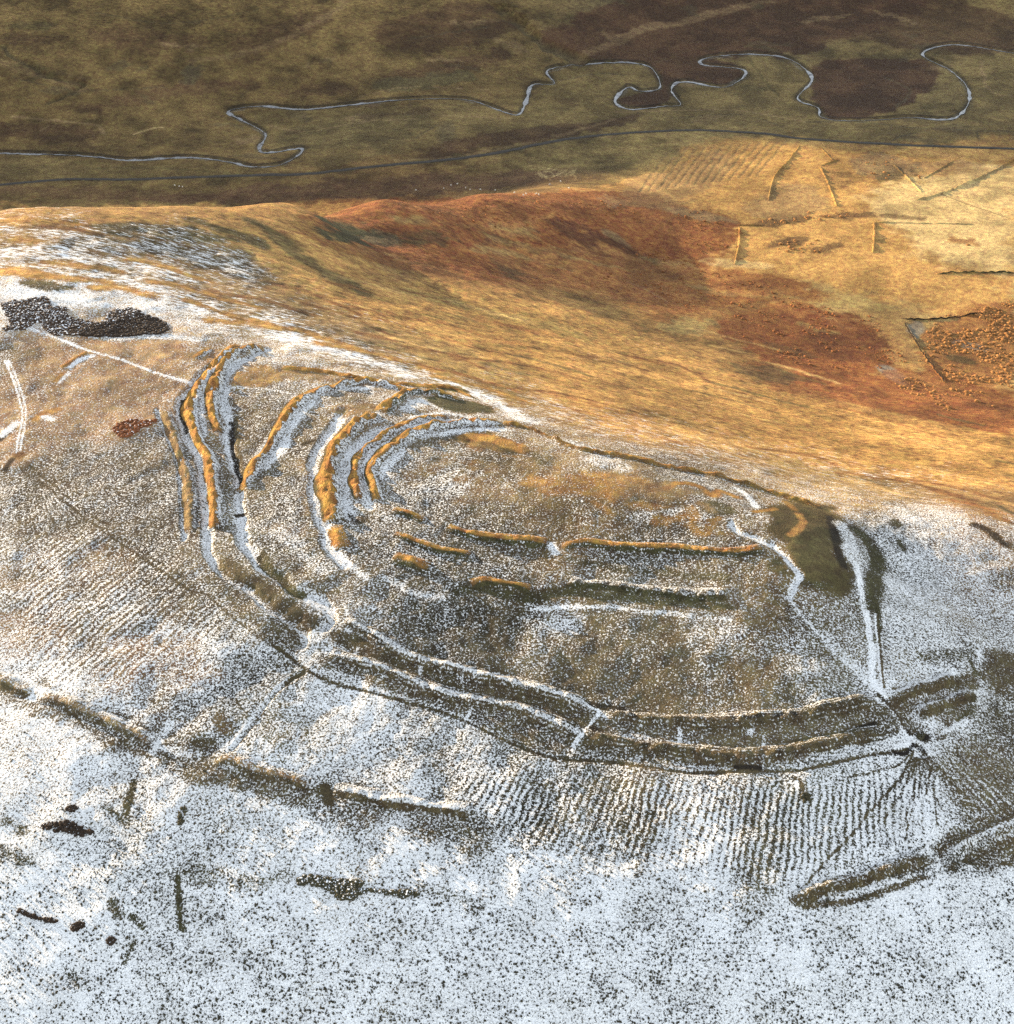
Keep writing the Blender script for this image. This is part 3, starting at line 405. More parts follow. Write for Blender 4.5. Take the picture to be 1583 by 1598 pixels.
# sheep trails trodden into the snow
_a = unproject([(1300, 640), (800, 1290), (800 + 14, 1290), (30, 706), (150, 960), (250, 876), (163, 960)])
FAN_R, FAN_L = _a[0], _a[3]
TR_R = np.hypot(*(_a[1] - FAN_R)); TR_DIR = (_a[5] - _a[4]) / np.hypot(*(_a[5] - _a[4])); TR_N = np.array([-TR_DIR[1], TR_DIR[0]])
TRAILS = []
for pts, kind, mx in [([(690,1200),(860,1195),(1240,1215),(1420,1190),(1440,1300),(1360,1345),(1220,1400),(1000,1370),(800,1320)], 'R', 1.0),
                      ([(1250,1390),(1450,1380),(1540,1598),(900,1598),(1000,1450)], 'R', .14),
                      ([(20,840),(150,820),(240,830),(330,930),(420,1000),(300,1010),(200,1070),(110,1075),(20,1040)], 'P', .58),
                      ([(20,722),(60,730),(320,915),(330,940),(220,830),(120,815),(20,830)], 'L', .42),
                      ([(640,1110),(800,1165),(900,1190),(840,1250),(700,1200)], 'R', .5), ([(1440,1180),(1583,1345),(1583,1240),(1500,1180)], 'L2', .5)]:
    TRAILS.append((unproject(spline(pts, 20, True)), kind, mx))
for f in FEAT:
    f['xy'] = None
_all = np.vstack([f['p'] for f in FEAT]); _xy = unproject(_all); i0 = 0
for f in FEAT:
    f['xy'] = _xy[i0:i0 + len(f['p'])]; i0 += len(f['p'])
def dist_line(px, py, q):
    best = np.full(len(px), 1e9)
    for i in range(len(q) - 1):
        ax, ay = q[i]; dx, dy = q[i + 1] - q[i]; l2 = dx * dx + dy * dy + 1e-9
        t = np.clip(((px - ax) * dx + (py - ay) * dy) / l2, 0, 1)
        best = np.minimum(best, (px - ax - t * dx) ** 2 + (py - ay - t * dy) ** 2)
    return np.sqrt(best)
def sdf_poly(px, py, q):
    d = dist_line(px, py, np.vstack([q, q[:1]])); ins = np.zeros(len(px), bool); m = len(q)
    for i in range(m):
        x1, y1 = q[i]; x2, y2 = q[(i + 1) % m]
        c = ((y1 > py) != (y2 > py)) & (px < (x2 - x1) * (py - y1) / (y2 - y1 + 1e-12) + x1)
        ins ^= c
    return np.where(ins, -d, d)
def fields(x, y):
    """height and ground cover of the land at any point"""
    N = len(x); xy = np.stack([x, y], 1)
    z = base_h(x, y)
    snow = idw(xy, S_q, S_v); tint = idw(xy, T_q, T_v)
    clump = np.full(N, .55); streak = np.zeros(N); trail = np.zeros(N); tmask = np.zeros(N)
    w1 = fbm(x, y, 9.0, 3, 3); w2 = fbm(x, y, 9.0, 3, 31); v1 = fbm(x, y, 46.0, 3, 7); v2 = fbm(x, y, 46.0, 3, 71)
    hill = sstep(-392, -350, z)
    snow = snow * sstep(-375, -345, z)
    z = z + .9 * hill * v1 + .18 * w1 + (.25 + .3 * hill) * w2
    # wind-combed slope
    streak = np.maximum(streak, .72 * sstep(.0, .35, (1 - snow)) * hill * sstep(380, 470, y) * sstep(-.02, .06, np.interp(x, [-400, -60, 0, 130, 330], [0, 0, 0, 0, 0]) + (y - np.interp(x, [-350, -150, -60, 60, 200, 380], [505, 500, 455, 400, 375, 350])) / 600))
    snow = snow + np.where(snow > .04, .06 * v2 + .05 * w2, 0)
    dens = .92 + .45 * v1 + .35 * w1 + .5 * fbm(x, y, 22.0, 3, 57)
    tint = tint * np.clip(dens, .45, 1.6)[:, None]
    for f in FEAT:
        q = f['xy']; m = f['hw'] * 2 + f['warp'] * 2 + 1
        sel = np.nonzero((x > q[:, 0].min() - m) & (x < q[:, 0].max() + m) & (y > q[:, 1].min() - m) & (y < q[:, 1].max() + m))[0]
        if len(sel) == 0: continue
        big = f['warp'] > 2.5
        px = x[sel] + f['warp'] * 1.9 * (.8 * w1[sel] + v1[sel] if big else w1[sel]); py = y[sel] + f['warp'] * 1.9 * (.8 * w2[sel] + v2[sel] if big else w2[sel])
        if f['k'] == 'L':
            d = dist_line(px, py, q); hw = f['hw']; mk = 1 - sstep(hw * (1 - f['soft']), hw * (1 + f['soft']), d)
        else:
            d = sdf_poly(px, py, q); mk = 1 - sstep(-f['hw'] * .5, f['hw'] * .5, d)
        a = mk * f['s']
        if f['snow'] is not None: snow[sel] += (f['snow'] - snow[sel]) * a
        if f['tint'] is not None: tint[sel] += (np.array(f['tint']) * np.clip(dens[sel], .7, 1.3)[:, None] - tint[sel]) * a[:, None]
        if f['dz']: z[sel] += f['dz'] * mk
        if f['clump'] is not None: clump[sel] += (f['clump'] - clump[sel]) * a
        if f.get('streak') is not None: streak[sel] += (f['streak'] - streak[sel]) * a
    for q, kind, mx in TRAILS:
        sel = np.nonzero((x > q[:, 0].min() - 8) & (x < q[:, 0].max() + 8) & (y > q[:, 1].min() - 8) & (y < q[:, 1].max() + 8))[0]
        if len(sel) == 0: continue
        mk = mx * (1 - sstep(-9, 3, sdf_poly(x[sel], y[sel], q)))
        px, py = x[sel] + 1.1 * w1[sel], y[sel] + 1.1 * w2[sel]
        if kind == 'R': ph = np.arctan2(px - FAN_R[0], FAN_R[1] - py) * TR_R / 1.95
        elif kind == 'P': ph = (px * TR_N[0] + py * TR_N[1]) / 2.0
        elif kind == 'L': ph = np.arctan2(px - FAN_L[0], FAN_L[1] - py) * 60 / 2.2
        else: ph = (px * .8 + py * .6) / 2.2
        mk = mk * np.clip(.95 + .6 * v1[sel] + .4 * w2[sel], .25, 1.15); up = mk > tmask[sel]
        trail[sel] = np.where(up, ph, trail[sel]); tmask[sel] = np.maximum(tmask[sel], mk)
    return dict(z=z, snow=np.clip(snow, 0, 1), tint=np.clip(tint, .01, .8), clump=clump, streak=np.clip(streak, 0, 1), trail=trail, tmask=tmask)

# ------------------------------------------------------------------ materials
class NT:
    def __init__(s, name):
        s.m = bpy.data.materials.new(name); s.m.use_nodes = True; s.t = s.m.node_tree; s.b = s.t.nodes['Principled BSDF']
    def n(s, typ, ins=None, **kw):
        nd = s.t.nodes.new(typ)
        for k, v in kw.items(): setattr(nd, k, v)
        for k, v in (ins or {}).items():
            if hasattr(v, 'links') or isinstance(v, bpy.types.NodeSocket): s.t.links.new(v, nd.inputs[k])
            else: nd.inputs[k].default_value = v
        return nd
    def math(s, op, a, b=None, c=None, clamp=False):
        ins = {0: a}
        if b is not None: ins[1] = b
        if c is not None: ins[2] = c
        nd = s.n('ShaderNodeMath', ins, operation=op); nd.use_clamp = clamp; return nd.outputs[0]
    def noise(s, vec, scale, detail=3, rough=.55, dist=0.0):
        return s.n('ShaderNodeTexNoise', {'Vector': vec, 'Scale': scale, 'Detail': detail, 'Roughness': rough, 'Distortion': dist}).outputs[0]
    def mixc(s, f, a, b):
        nd = s.t.nodes.new('ShaderNodeMix'); nd.data_type = 'RGBA'
        for i, v in ((0, f), (6, a), (7, b)):
            if isinstance(v, bpy.types.NodeSocket): s.t.links.new(v, nd.inputs[i])
            else: nd.inputs[i].default_value = v
        return nd.outputs[2]
    def mixf(s, f, a, b):
        return s.math('MULTIPLY_ADD', f, s.math('SUBTRACT', b, a), a)
    def link(s, a, b): s.t.links.new(a, b)
def ground_material():
    N = NT('moorland_ground')
    pos = N.n('ShaderNodeNewGeometry').outputs['Position']
    cov = N.n('ShaderNodeAttribute', attribute_name='cover'); cs = N.n('ShaderNodeSeparateColor', {0: cov.outputs['Color']})
    snow, clump, streak = cs.outputs[0], cs.outputs[1], cs.outputs[2]; tmask = cov.outputs['Alpha']
    tint = N.n('ShaderNodeAttribute', attribute_name='tint').outputs['Color']
    ph = N.n('ShaderNodeAttribute', attribute_name='trail').outputs['Fac']
    flat_ = N.n('ShaderNodeMapping', {'Vector': pos, 'Scale': (1, 1, .35)}).outputs[0]
    smap = N.n('ShaderNodeMapping', {'Vector': pos, 'Rotation': (0, 0, math.radians(9)), 'Scale': (.26, .9, .3)}).outputs[0]
    nA = N.noise(flat_, 1.9, 2.2, .55, .6)
    nS0 = N.noise(smap, .9, 5, .68, .5); nS = N.math('MULTIPLY_ADD', N.math('SUBTRACT', nS0, .5), 1.25, .5)
    nv = N.mixf(streak, nA, nS)
    nP = N.noise(flat_, .09, 3, .55)
    wob = N.noise(flat_, .22, 2, .5)
    wave = N.math('SINE', N.math('MULTIPLY_ADD', wob, 5.5, N.math('MULTIPLY', ph, 2 * math.pi)))
    v = N.math('MULTIPLY_ADD', N.math('MULTIPLY', wave, tmask), .11, nv)
    v = N.math('MULTIPLY_ADD', N.math('SUBTRACT', nP, .5), .11, v)
    th = N.math('MULTIPLY_ADD', snow, -.40, .735)
    f = N.n('ShaderNodeMapRange', {0: N.math('SUBTRACT', v, th), 1: -.06, 2: .06, 3: 0.0, 4: 1.0}, interpolation_type='SMOOTHSTEP').outputs[0]
    has = N.n('ShaderNodeMapRange', {0: snow, 1: .05, 2: .14, 3: 0.0, 4: 1.0}).outputs[0]
    f = N.math('MULTIPLY', f, has)
    fine = N.noise(flat_, 1.7, 4, .7)
    broad = N.noise(flat_, .28, 4, .6, .4)
    g = N.math('MULTIPLY_ADD', N.math('SUBTRACT', fine, .5), 1.9, 1.0)
    g = N.math('MULTIPLY_ADD', N.math('SUBTRACT', broad, .5), 1.5, g)
    g = N.math('MULTIPLY_ADD', N.math('MULTIPLY', N.math('SUBTRACT', nS, .5), streak), 3.4, g)
    g = N.math('MAXIMUM', g, .25)
    vm = N.n('ShaderNodeVectorMath', {0: tint, 'Scale': g}, operation='SCALE').outputs[0]
    # bleached blades in among the darker ones
    hs = N.n('ShaderNodeHueSaturation', {'Hue': N.math('MULTIPLY_ADD', N.math('SUBTRACT', broad, .5), .10, .5), 'Saturation': 1.0, 'Value': 1.0, 'Color': vm}).outputs[0]
    thin = N.math('MULTIPLY_ADD', N.math('SUBTRACT', fine, .5), 1.6, N.math('MULTIPLY_ADD', N.math('SUBTRACT', nP, .5), 1.2, N.math('MULTIPLY_ADD', snow, .7, .12)), clamp=True)
    col = N.mixc(f, hs, N.mixc(thin, (.56, .575, .57, 1), (.82, .845, .855, 1)))
    N.link(col, N.b.inputs['Base Color'])
    N.b.inputs['Roughness'].default_value = .9; N.b.inputs['Specular IOR Level'].default_value = .15
    hgt = N.math('MULTIPLY', N.math('SUBTRACT', .5, nv), N.math('MULTIPLY_ADD', clump, 1.1, .35))
    hgt = N.math('MULTIPLY_ADD', N.math('MULTIPLY', wave, tmask), -.10, hgt)
    hgt = N.math('MULTIPLY_ADD', fine, .35, hgt)
    hgt = N.math('MULTIPLY_ADD', N.math('MULTIPLY', broad, clump), 1.6, hgt)
    bp = N.n('ShaderNodeBump', {'Strength': 1.0, 'Distance': 1.0, 'Height': hgt}).outputs[0]
    N.link(bp, N.b.inputs['Normal'])
    return N.m
M_GROUND = ground_material()
def plain(name, c, var=.5, scale=2.0, rough=.9, bump=.2, snow=0.0):
    N = NT(name); pos = N.n('ShaderNodeNewGeometry').outputs['Position']
    a = N.noise(pos, scale, 4, .65); b = N.noise(pos, scale * .23, 3, .6)
    g = N.math('MULTIPLY_ADD', N.math('SUBTRACT', a, .5), 2.4 * var, 1.0); g = N.math('MULTIPLY_ADD', N.math('SUBTRACT', b, .5), 1.6 * var, g)
    vm = N.n('ShaderNodeVectorMath', {0: (*c,), 'Scale': N.math('MAXIMUM', g, .2)}, operation='SCALE').outputs[0]
    if snow > 0:
        nz = N.n('ShaderNodeSeparateXYZ', {0: N.n('ShaderNodeNewGeometry').outputs['Normal']}).outputs[2]
        s = N.math('MULTIPLY_ADD', N.math('SUBTRACT', a, .5), 2.2, nz)
        f = N.n('ShaderNodeMapRange', {0: s, 1: 1.25 - snow, 2: 1.33 - snow, 3: 0.0, 4: 1.0}).outputs[0]
        vm = N.mixc(f, vm, (.80, .84, .88, 1))
    N.link(vm, N.b.inputs['Base Color']); N.b.inputs['Roughness'].default_value = rough; N.b.inputs['Specular IOR Level'].default_value = .2
    if bump:
        N.link(N.n('ShaderNodeBump', {'Strength': .8, 'Distance': bump, 'Height': a}).outputs[0], N.b.inputs['Normal'])
    return N.m

# ------------------------------------------------------------------ mesh helpers
def grid_object(name, x, y, z, rows, cols, F, mat, kind=None, centre=False):
    me = bpy.data.meshes.new(name); nv = rows * cols
    c0 = np.array([x.mean(), y.mean(), z.mean()]) if centre else np.zeros(3)
    co = np.stack([x, y, z], 1) - c0
    me.vertices.add(nv); me.vertices.foreach_set('co', co.astype(np.float32).ravel())
    idx = np.arange(nv).reshape(rows, cols)
    q = np.stack([idx[:-1, :-1], idx[:-1, 1:], idx[1:, 1:], idx[1:, :-1]], -1).reshape(-1, 4)
    me.loops.add(q.size); me.loops.foreach_set('vertex_index', q.ravel().astype(np.int32))
    me.polygons.add(len(q)); me.polygons.foreach_set('loop_start', np.arange(0, q.size, 4, dtype=np.int32)); me.polygons.foreach_set('loop_total', np.full(len(q), 4, np.int32))
    me.polygons.foreach_set('use_smooth', np.ones(len(q), bool))
    me.update(calc_edges=True)
    if F is not None:
        a = me.attributes.new('cover', 'FLOAT_COLOR', 'POINT'); a.data.foreach_set('color', np.stack([F['snow'], F['clump'], F['streak'], F['tmask']], 1).astype(np.float32).ravel())
        a = me.attributes.new('tint', 'FLOAT_COLOR', 'POINT'); a.data.foreach_set('color', np.concatenate([F['tint'], np.ones((nv, 1))], 1).astype(np.float32).ravel())
        a = me.attributes.new('trail', 'FLOAT', 'POINT'); a.data.foreach_set('value', F['trail'].astype(np.float32))
    me.materials.append(mat)
    o = bpy.data.objects.new(name, me); o.location = c0; COL.objects.link(o)
    if kind: o['kind'] = kind
    return o
def tag(o, label, cat, group=None):
    o['label'] = label; o['category'] = cat
    if group: o['group'] = group
    return o

# ------------------------------------------------------------------ the land
QUAL = 1.0
az_mid = np.linspace(-23.5, 23.5, int(1150 * QUAL)); az = np.concatenate([np.linspace(-72, -24, 90), az_mid, np.linspace(24, 62, 60)])
yr = np.concatenate([np.linspace(20, 150, 14, endpoint=False), np.exp(np.linspace(math.log(150), math.log(1560), int(1250 * QUAL))), np.linspace(1580, 4200, 110)])
ta = np.tan(np.radians(az)); YY, TT = np.meshgrid(yr, ta, indexing='ij')
gx = (YY * TT).ravel(); gy = YY.ravel()
F = fields(gx, gy)
grid_object('ground', gx, gy, F['z'], len(yr), len(az), F, M_GROUND, 'structure')

def ribbon(px, hw_fn, offs, prof, name, mat, spacing, lift=0.0, use_fields=True, snowL=None, snowR=None, tL=None, tR=None, crest=None, foot=False, lines=False, endtaper=True):
    """a strip laid along a traced line; offs in units of the half width, prof(offset, along) gives the height"""
    p = unproject(spline(px, 4.0)); d = np.concatenate([[0], np.cumsum(np.hypot(*np.diff(p, axis=0).T))])
    m = max(4, int(d[-1] / spacing)); s = np.linspace(0, d[-1], m + 1)
    c = np.stack([np.interp(s, d, p[:, 0]), np.interp(s, d, p[:, 1])], 1)
    for _ in range(3): c[1:-1] = (c[:-2] + 2 * c[1:-1] + c[2:]) / 4
    t = np.gradient(c, axis=0); t /= np.hypot(t[:, 0], t[:, 1])[:, None] + 1e-9
    nrm = np.stack([-t[:, 1], t[:, 0]], 1)          # to the left of travel
    hw = hw_fn(s, d[-1]); O = np.asarray(offs)
    xx = c[:, 0][:, None] + nrm[:, 0][:, None] * O[None] * hw[:, None]; yy = c[:, 1][:, None] + nrm[:, 1][:, None] * O[None] * hw[:, None]
    x, y = xx.ravel(), yy.ravel(); Fd = fields(x, y)
    o_ = np.tile(O, len(s)); s_ = np.repeat(s, len(O)); L_ = d[-1]
    tap = np.minimum(1, np.minimum(s_, L_ - s_) / 5.0) if endtaper else np.ones(len(s_))
    tap = np.sqrt(np.clip(tap, 0, 1))
    rg = vnoise(x / 1.7, y / 1.7, 19); rl = vnoise(s_ / 5.0, s_ * 0 + 2.5, 23)
    hgt = prof(o_, s_) * (1 + .35 * vnoise(x / 4, y / 4, 9) + .5 * rg + .5 * rl) * tap
    Fd['z'] = Fd['z'] + hgt - .06 * (np.abs(o_) > .97) + lift
    Fd['z'] -= (.12 * (np.abs(o_) > .97)) * 1.0
    Fd['clump'] = np.maximum(Fd['clump'], 1.15 * (np.abs(o_) < .9))
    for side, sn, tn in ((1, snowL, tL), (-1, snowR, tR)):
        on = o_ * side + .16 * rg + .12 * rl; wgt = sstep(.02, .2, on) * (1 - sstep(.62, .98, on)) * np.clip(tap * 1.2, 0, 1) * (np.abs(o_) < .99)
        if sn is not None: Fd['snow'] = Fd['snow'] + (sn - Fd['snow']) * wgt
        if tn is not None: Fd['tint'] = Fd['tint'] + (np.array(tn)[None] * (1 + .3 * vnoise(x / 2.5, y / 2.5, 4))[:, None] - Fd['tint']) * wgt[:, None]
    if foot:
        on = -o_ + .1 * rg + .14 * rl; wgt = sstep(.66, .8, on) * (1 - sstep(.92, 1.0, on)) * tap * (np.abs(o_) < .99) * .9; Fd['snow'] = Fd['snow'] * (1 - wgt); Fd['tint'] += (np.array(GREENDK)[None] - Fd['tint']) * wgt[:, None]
    if crest is not None:
        wgt = (1 - sstep(.16, .38, np.abs(o_ + .16 * rg + .1 * rl))) * tap; Fd['snow'] = Fd['snow'] + (crest[0] - Fd['snow']) * wgt
        if crest[1] is not None: Fd['tint'] = Fd['tint'] + (np.array(crest[1])[None] - Fd['tint']) * wgt[:, None]
    if lines: Fd['trail'] = o_ * 2.7 + .5 * rl + .25 * rg; Fd['tmask'] = .95 * np.clip(.6 + rl, 0, 1) * sstep(.1, .3, np.abs(o_)) * (1 - sstep(.7, .95, np.abs(o_)))
    else: Fd['tmask'] *= 0
    return grid_object(name, x, y, Fd['z'], len(s), len(O), Fd, mat, None, True)

# ------------------------------------------------------------------ ramparts and banks (each an earthwork of its own)
OFF = np.array([-1, -.88, -.74, -.6, -.46, -.34, -.22, -.1, 0, .1, .22, .34, .46, .6, .74, .88, 1])
def bank(px, hw, h, label, snowL=None, snowR=None, tL=None, tR=None, crest=None, group='earth ramparts of the hillfort', lines=False, foot=False, name='earth_rampart', cat='rampart'):
    # a drawn line runs so that its LEFT side (looking along it) is the one named L
    hw *= 1.12; h *= .92
    prof = lambda o, s: h * np.cos(np.clip(np.abs(o), 0, 1) * math.pi / 2) ** 1.5
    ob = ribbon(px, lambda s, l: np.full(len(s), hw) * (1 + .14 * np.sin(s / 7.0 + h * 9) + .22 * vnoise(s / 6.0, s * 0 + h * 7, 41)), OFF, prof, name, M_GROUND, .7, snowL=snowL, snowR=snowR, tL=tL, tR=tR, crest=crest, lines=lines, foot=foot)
    tag(ob, label, cat, group); return ob
# lines are traced from the far end down; travelling towards the camera, the sunny side is to the RIGHT
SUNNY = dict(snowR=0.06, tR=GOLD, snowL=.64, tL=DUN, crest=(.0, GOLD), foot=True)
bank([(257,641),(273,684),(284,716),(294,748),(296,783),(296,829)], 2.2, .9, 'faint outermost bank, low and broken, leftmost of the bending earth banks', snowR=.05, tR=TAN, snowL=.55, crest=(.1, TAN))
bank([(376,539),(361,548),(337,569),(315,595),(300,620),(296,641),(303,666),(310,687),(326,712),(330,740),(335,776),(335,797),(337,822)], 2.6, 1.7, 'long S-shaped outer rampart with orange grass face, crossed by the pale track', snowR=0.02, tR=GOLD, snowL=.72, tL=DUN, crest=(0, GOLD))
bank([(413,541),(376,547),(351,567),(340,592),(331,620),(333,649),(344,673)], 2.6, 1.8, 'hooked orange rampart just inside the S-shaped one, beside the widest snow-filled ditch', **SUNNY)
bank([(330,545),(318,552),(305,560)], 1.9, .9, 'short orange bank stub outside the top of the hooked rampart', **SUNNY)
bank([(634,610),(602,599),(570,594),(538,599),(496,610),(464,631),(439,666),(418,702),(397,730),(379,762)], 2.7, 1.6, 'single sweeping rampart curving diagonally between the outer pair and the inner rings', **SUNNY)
bank([(719,624),(680,615),(641,613),(620,624),(595,645)], 2.9, 1.9, 'thick orange rampart spur above the inner rings, ending at the dark green shade', snowR=0, tR=GOLD, snowL=.5, tL=GREENDK, crest=(0, GOLD))  # near side takes the spur's shade as a dark green tint
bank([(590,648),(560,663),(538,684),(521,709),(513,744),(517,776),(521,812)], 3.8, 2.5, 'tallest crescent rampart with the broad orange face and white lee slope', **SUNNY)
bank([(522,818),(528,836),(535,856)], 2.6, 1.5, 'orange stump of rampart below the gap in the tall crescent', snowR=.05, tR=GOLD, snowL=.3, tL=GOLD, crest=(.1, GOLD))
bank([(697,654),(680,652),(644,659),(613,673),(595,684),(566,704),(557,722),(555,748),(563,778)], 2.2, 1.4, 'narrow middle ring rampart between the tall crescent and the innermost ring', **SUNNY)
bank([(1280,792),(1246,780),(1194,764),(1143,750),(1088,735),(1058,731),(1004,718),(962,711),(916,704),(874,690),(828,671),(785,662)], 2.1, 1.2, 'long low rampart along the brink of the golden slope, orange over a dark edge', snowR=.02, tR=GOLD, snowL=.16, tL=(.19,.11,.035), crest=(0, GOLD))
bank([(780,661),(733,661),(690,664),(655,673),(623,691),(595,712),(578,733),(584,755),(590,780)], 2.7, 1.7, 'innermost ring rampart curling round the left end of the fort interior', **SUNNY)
bank([(440,575),(500,578),(560,590),(640,600),(700,606),(740,622)], 1.8, .9, 'low orange bank along the upper lip of the plateau above the diagonal rampart', snowR=.1, tR=GOLD, snowL=.1, tL=GOLD, crest=(0, GOLD), group='low banks about the hillfort')
# lines traced left to right: left = far, sunny side; right = face towards the camera
LOWB = 'low banks about the hillfort'
SOUTH = dict(snowL=.3, tL=GOLD, snowR=.2, tR=GREENDK, crest=(.08, GOLD), lines=True)  # shade of the camera-facing side painted in as dark green
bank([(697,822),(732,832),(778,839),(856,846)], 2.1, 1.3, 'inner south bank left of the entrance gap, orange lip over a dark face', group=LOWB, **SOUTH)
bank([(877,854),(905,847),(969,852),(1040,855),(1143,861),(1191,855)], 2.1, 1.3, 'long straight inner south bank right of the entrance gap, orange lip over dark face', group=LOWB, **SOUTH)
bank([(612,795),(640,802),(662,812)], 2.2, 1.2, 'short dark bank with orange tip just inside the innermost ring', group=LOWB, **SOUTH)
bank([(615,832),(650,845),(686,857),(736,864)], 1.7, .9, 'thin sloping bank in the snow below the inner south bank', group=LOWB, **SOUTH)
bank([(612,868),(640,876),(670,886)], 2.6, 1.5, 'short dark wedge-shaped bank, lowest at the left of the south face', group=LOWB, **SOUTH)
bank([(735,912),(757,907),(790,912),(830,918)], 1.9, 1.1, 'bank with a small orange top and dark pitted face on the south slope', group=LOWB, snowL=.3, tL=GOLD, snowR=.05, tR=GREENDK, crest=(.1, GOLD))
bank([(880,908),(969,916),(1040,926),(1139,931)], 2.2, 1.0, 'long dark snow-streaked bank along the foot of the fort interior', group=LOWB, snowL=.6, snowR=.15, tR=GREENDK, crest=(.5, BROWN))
DRIFT = dict(snowL=.45, snowR=.30, tR=BROWN, crest=(.74, None), lines=True)
G2 = 'broad lower ramparts of the hillfort'
bank([(540,967),(584,992),(647,1027),(711,1043),(799,1065),(883,1089),(918,1104)], 2.5, 1.4, 'upper lower-rampart between the left entrance and the zigzag gap, white crest, brown face', group=G2, **DRIFT)
bank([(515,1017),(603,1046),(679,1077),(799,1103),(845,1120),(893,1140)], 2.3, 1.2, 'second lower-rampart parallel below, between the left entrance and the zigzag gap', group=G2, **DRIFT)
bank([(946,1114),(996,1121),(1060,1127),(1142,1127),(1192,1121),(1249,1117),(1304,1105),(1362,1093)], 2.5, 1.2, 'upper rampart from the zigzag gap to the white track', group=G2, snowL=.5, snowR=.25, tR=BROWN, crest=(.26, None), lines=True)
bank([(910,1148),(946,1155),(1056,1172),(1154,1180),(1249,1170),(1304,1158),(1375,1142)], 2.5, 1.1, 'outer rampart from the zigzag gap to the muddy gateway', group=G2, snowL=.4, snowR=.24, tR=BROWN, crest=(.2, None), lines=True)
bank([(1392,1092),(1437,1076),(1494,1057)], 2.4, 1.2, 'upper brown bank right of the white track', group=G2, snowL=.8, snowR=.1, tR=BROWN, crest=(.3, BROWN))
bank([(1430,1116),(1494,1091),(1522,1081)], 2.4, 1.1, 'lower brown bank right of the white track inside the looped path', group=G2, snowL=.7, snowR=.1, tR=BROWN, crest=(.3, BROWN))
G3 = 'outlying banks in the snow'
bank([(-30,1046),(0,1060),(50,1083)], 2.4, .9, 'leftmost stretch of the lower-left bank, cut by the picture edge', group=G3, snowL=.7, snowR=.2, tR=BROWN, crest=(.5, TAN))
bank([(62,1088),(95,1095),(142,1114),(196,1136),(234,1156)], 2.4, .9, 'tan-lipped lower-left bank with a thin white drift behind', group=G3, snowL=.7, snowR=.34, tR=BROWN, crest=(.42, TAN))
bank([(332,1191),(357,1184),(395,1200),(442,1212),(483,1225)], 2.4, .9, 'bank continuing below the dark hedge-like line, orange at its left end', group=G3, snowL=.6, snowR=.22, tR=BROWN, crest=(.4, TAN))
bank([(520,1230),(547,1235),(617,1250),(693,1259),(735,1266)], 2.4, .9, 'brown-faced bank with a crisp white crest in the lower middle', group=G3, snowL=.7, snowR=.15, tR=BROWN, crest=(.80, None))
bank([(1238,1408),(1297,1386),(1346,1372),(1391,1358),(1440,1341)], 2.1, 1.0, 'upper bank of the pair at lower right, left of the white trail', group=G3, snowL=.6, snowR=.15, tR=BROWN, crest=(.3, BROWN))
bank([(1468,1338),(1519,1312),(1583,1284),(1620,1268)], 2.3, 1.0, 'bank at the right picture edge, right of the white trail', group=G3, snowL=.3, snowR=.5, tL=BROWN, crest=(.7, None))

# ------------------------------------------------------------------ river and road
def water_material():
    N = NT('river_water'); pos = N.n('ShaderNodeNewGeometry').outputs['Position']
    a = N.noise(pos, .5, 3, .6)
    col = N.mixc(N.n('ShaderNodeMapRange', {0: a, 1: .38, 2: .62, 3: 0.0, 4: 1.0}).outputs[0], (.03, .03, .032, 1), (.11, .11, .112, 1))
    N.link(col, N.b.inputs['Base Color']); N.b.inputs['Roughness'].default_value = .25
    N.link(N.n('ShaderNodeBump', {'Strength': .3, 'Distance': .1, 'Height': N.noise(pos, 2.0, 2, .5)}).outputs[0], N.b.inputs['Normal'])
    return N.m
def road_material():
    return plain('road_tarmac', (.040, .034, .028), .25, 1.2, .85, .02)
rv = ribbon(RIVER, lambda s, l: np.clip(.85 + 1.1 * vnoise(s / 30.0, s * 0, 3) + .7 * vnoise(s / 9.0, s * 0, 5), .35, 2.6), [-1, -.5, 0, .5, 1], lambda o, s: o * 0 + .45, 'river', water_material(), 1.6, endtaper=False); rv['kind'] = 'structure'
rd = ribbon(ROAD, lambda s, l: np.full(len(s), 2.4), [-1, -.6, 0, .6, 1], lambda o, s: .35 * (1 - .3 * o * o), 'road', road_material(), 2.0, endtaper=False); rd['kind'] = 'structure'

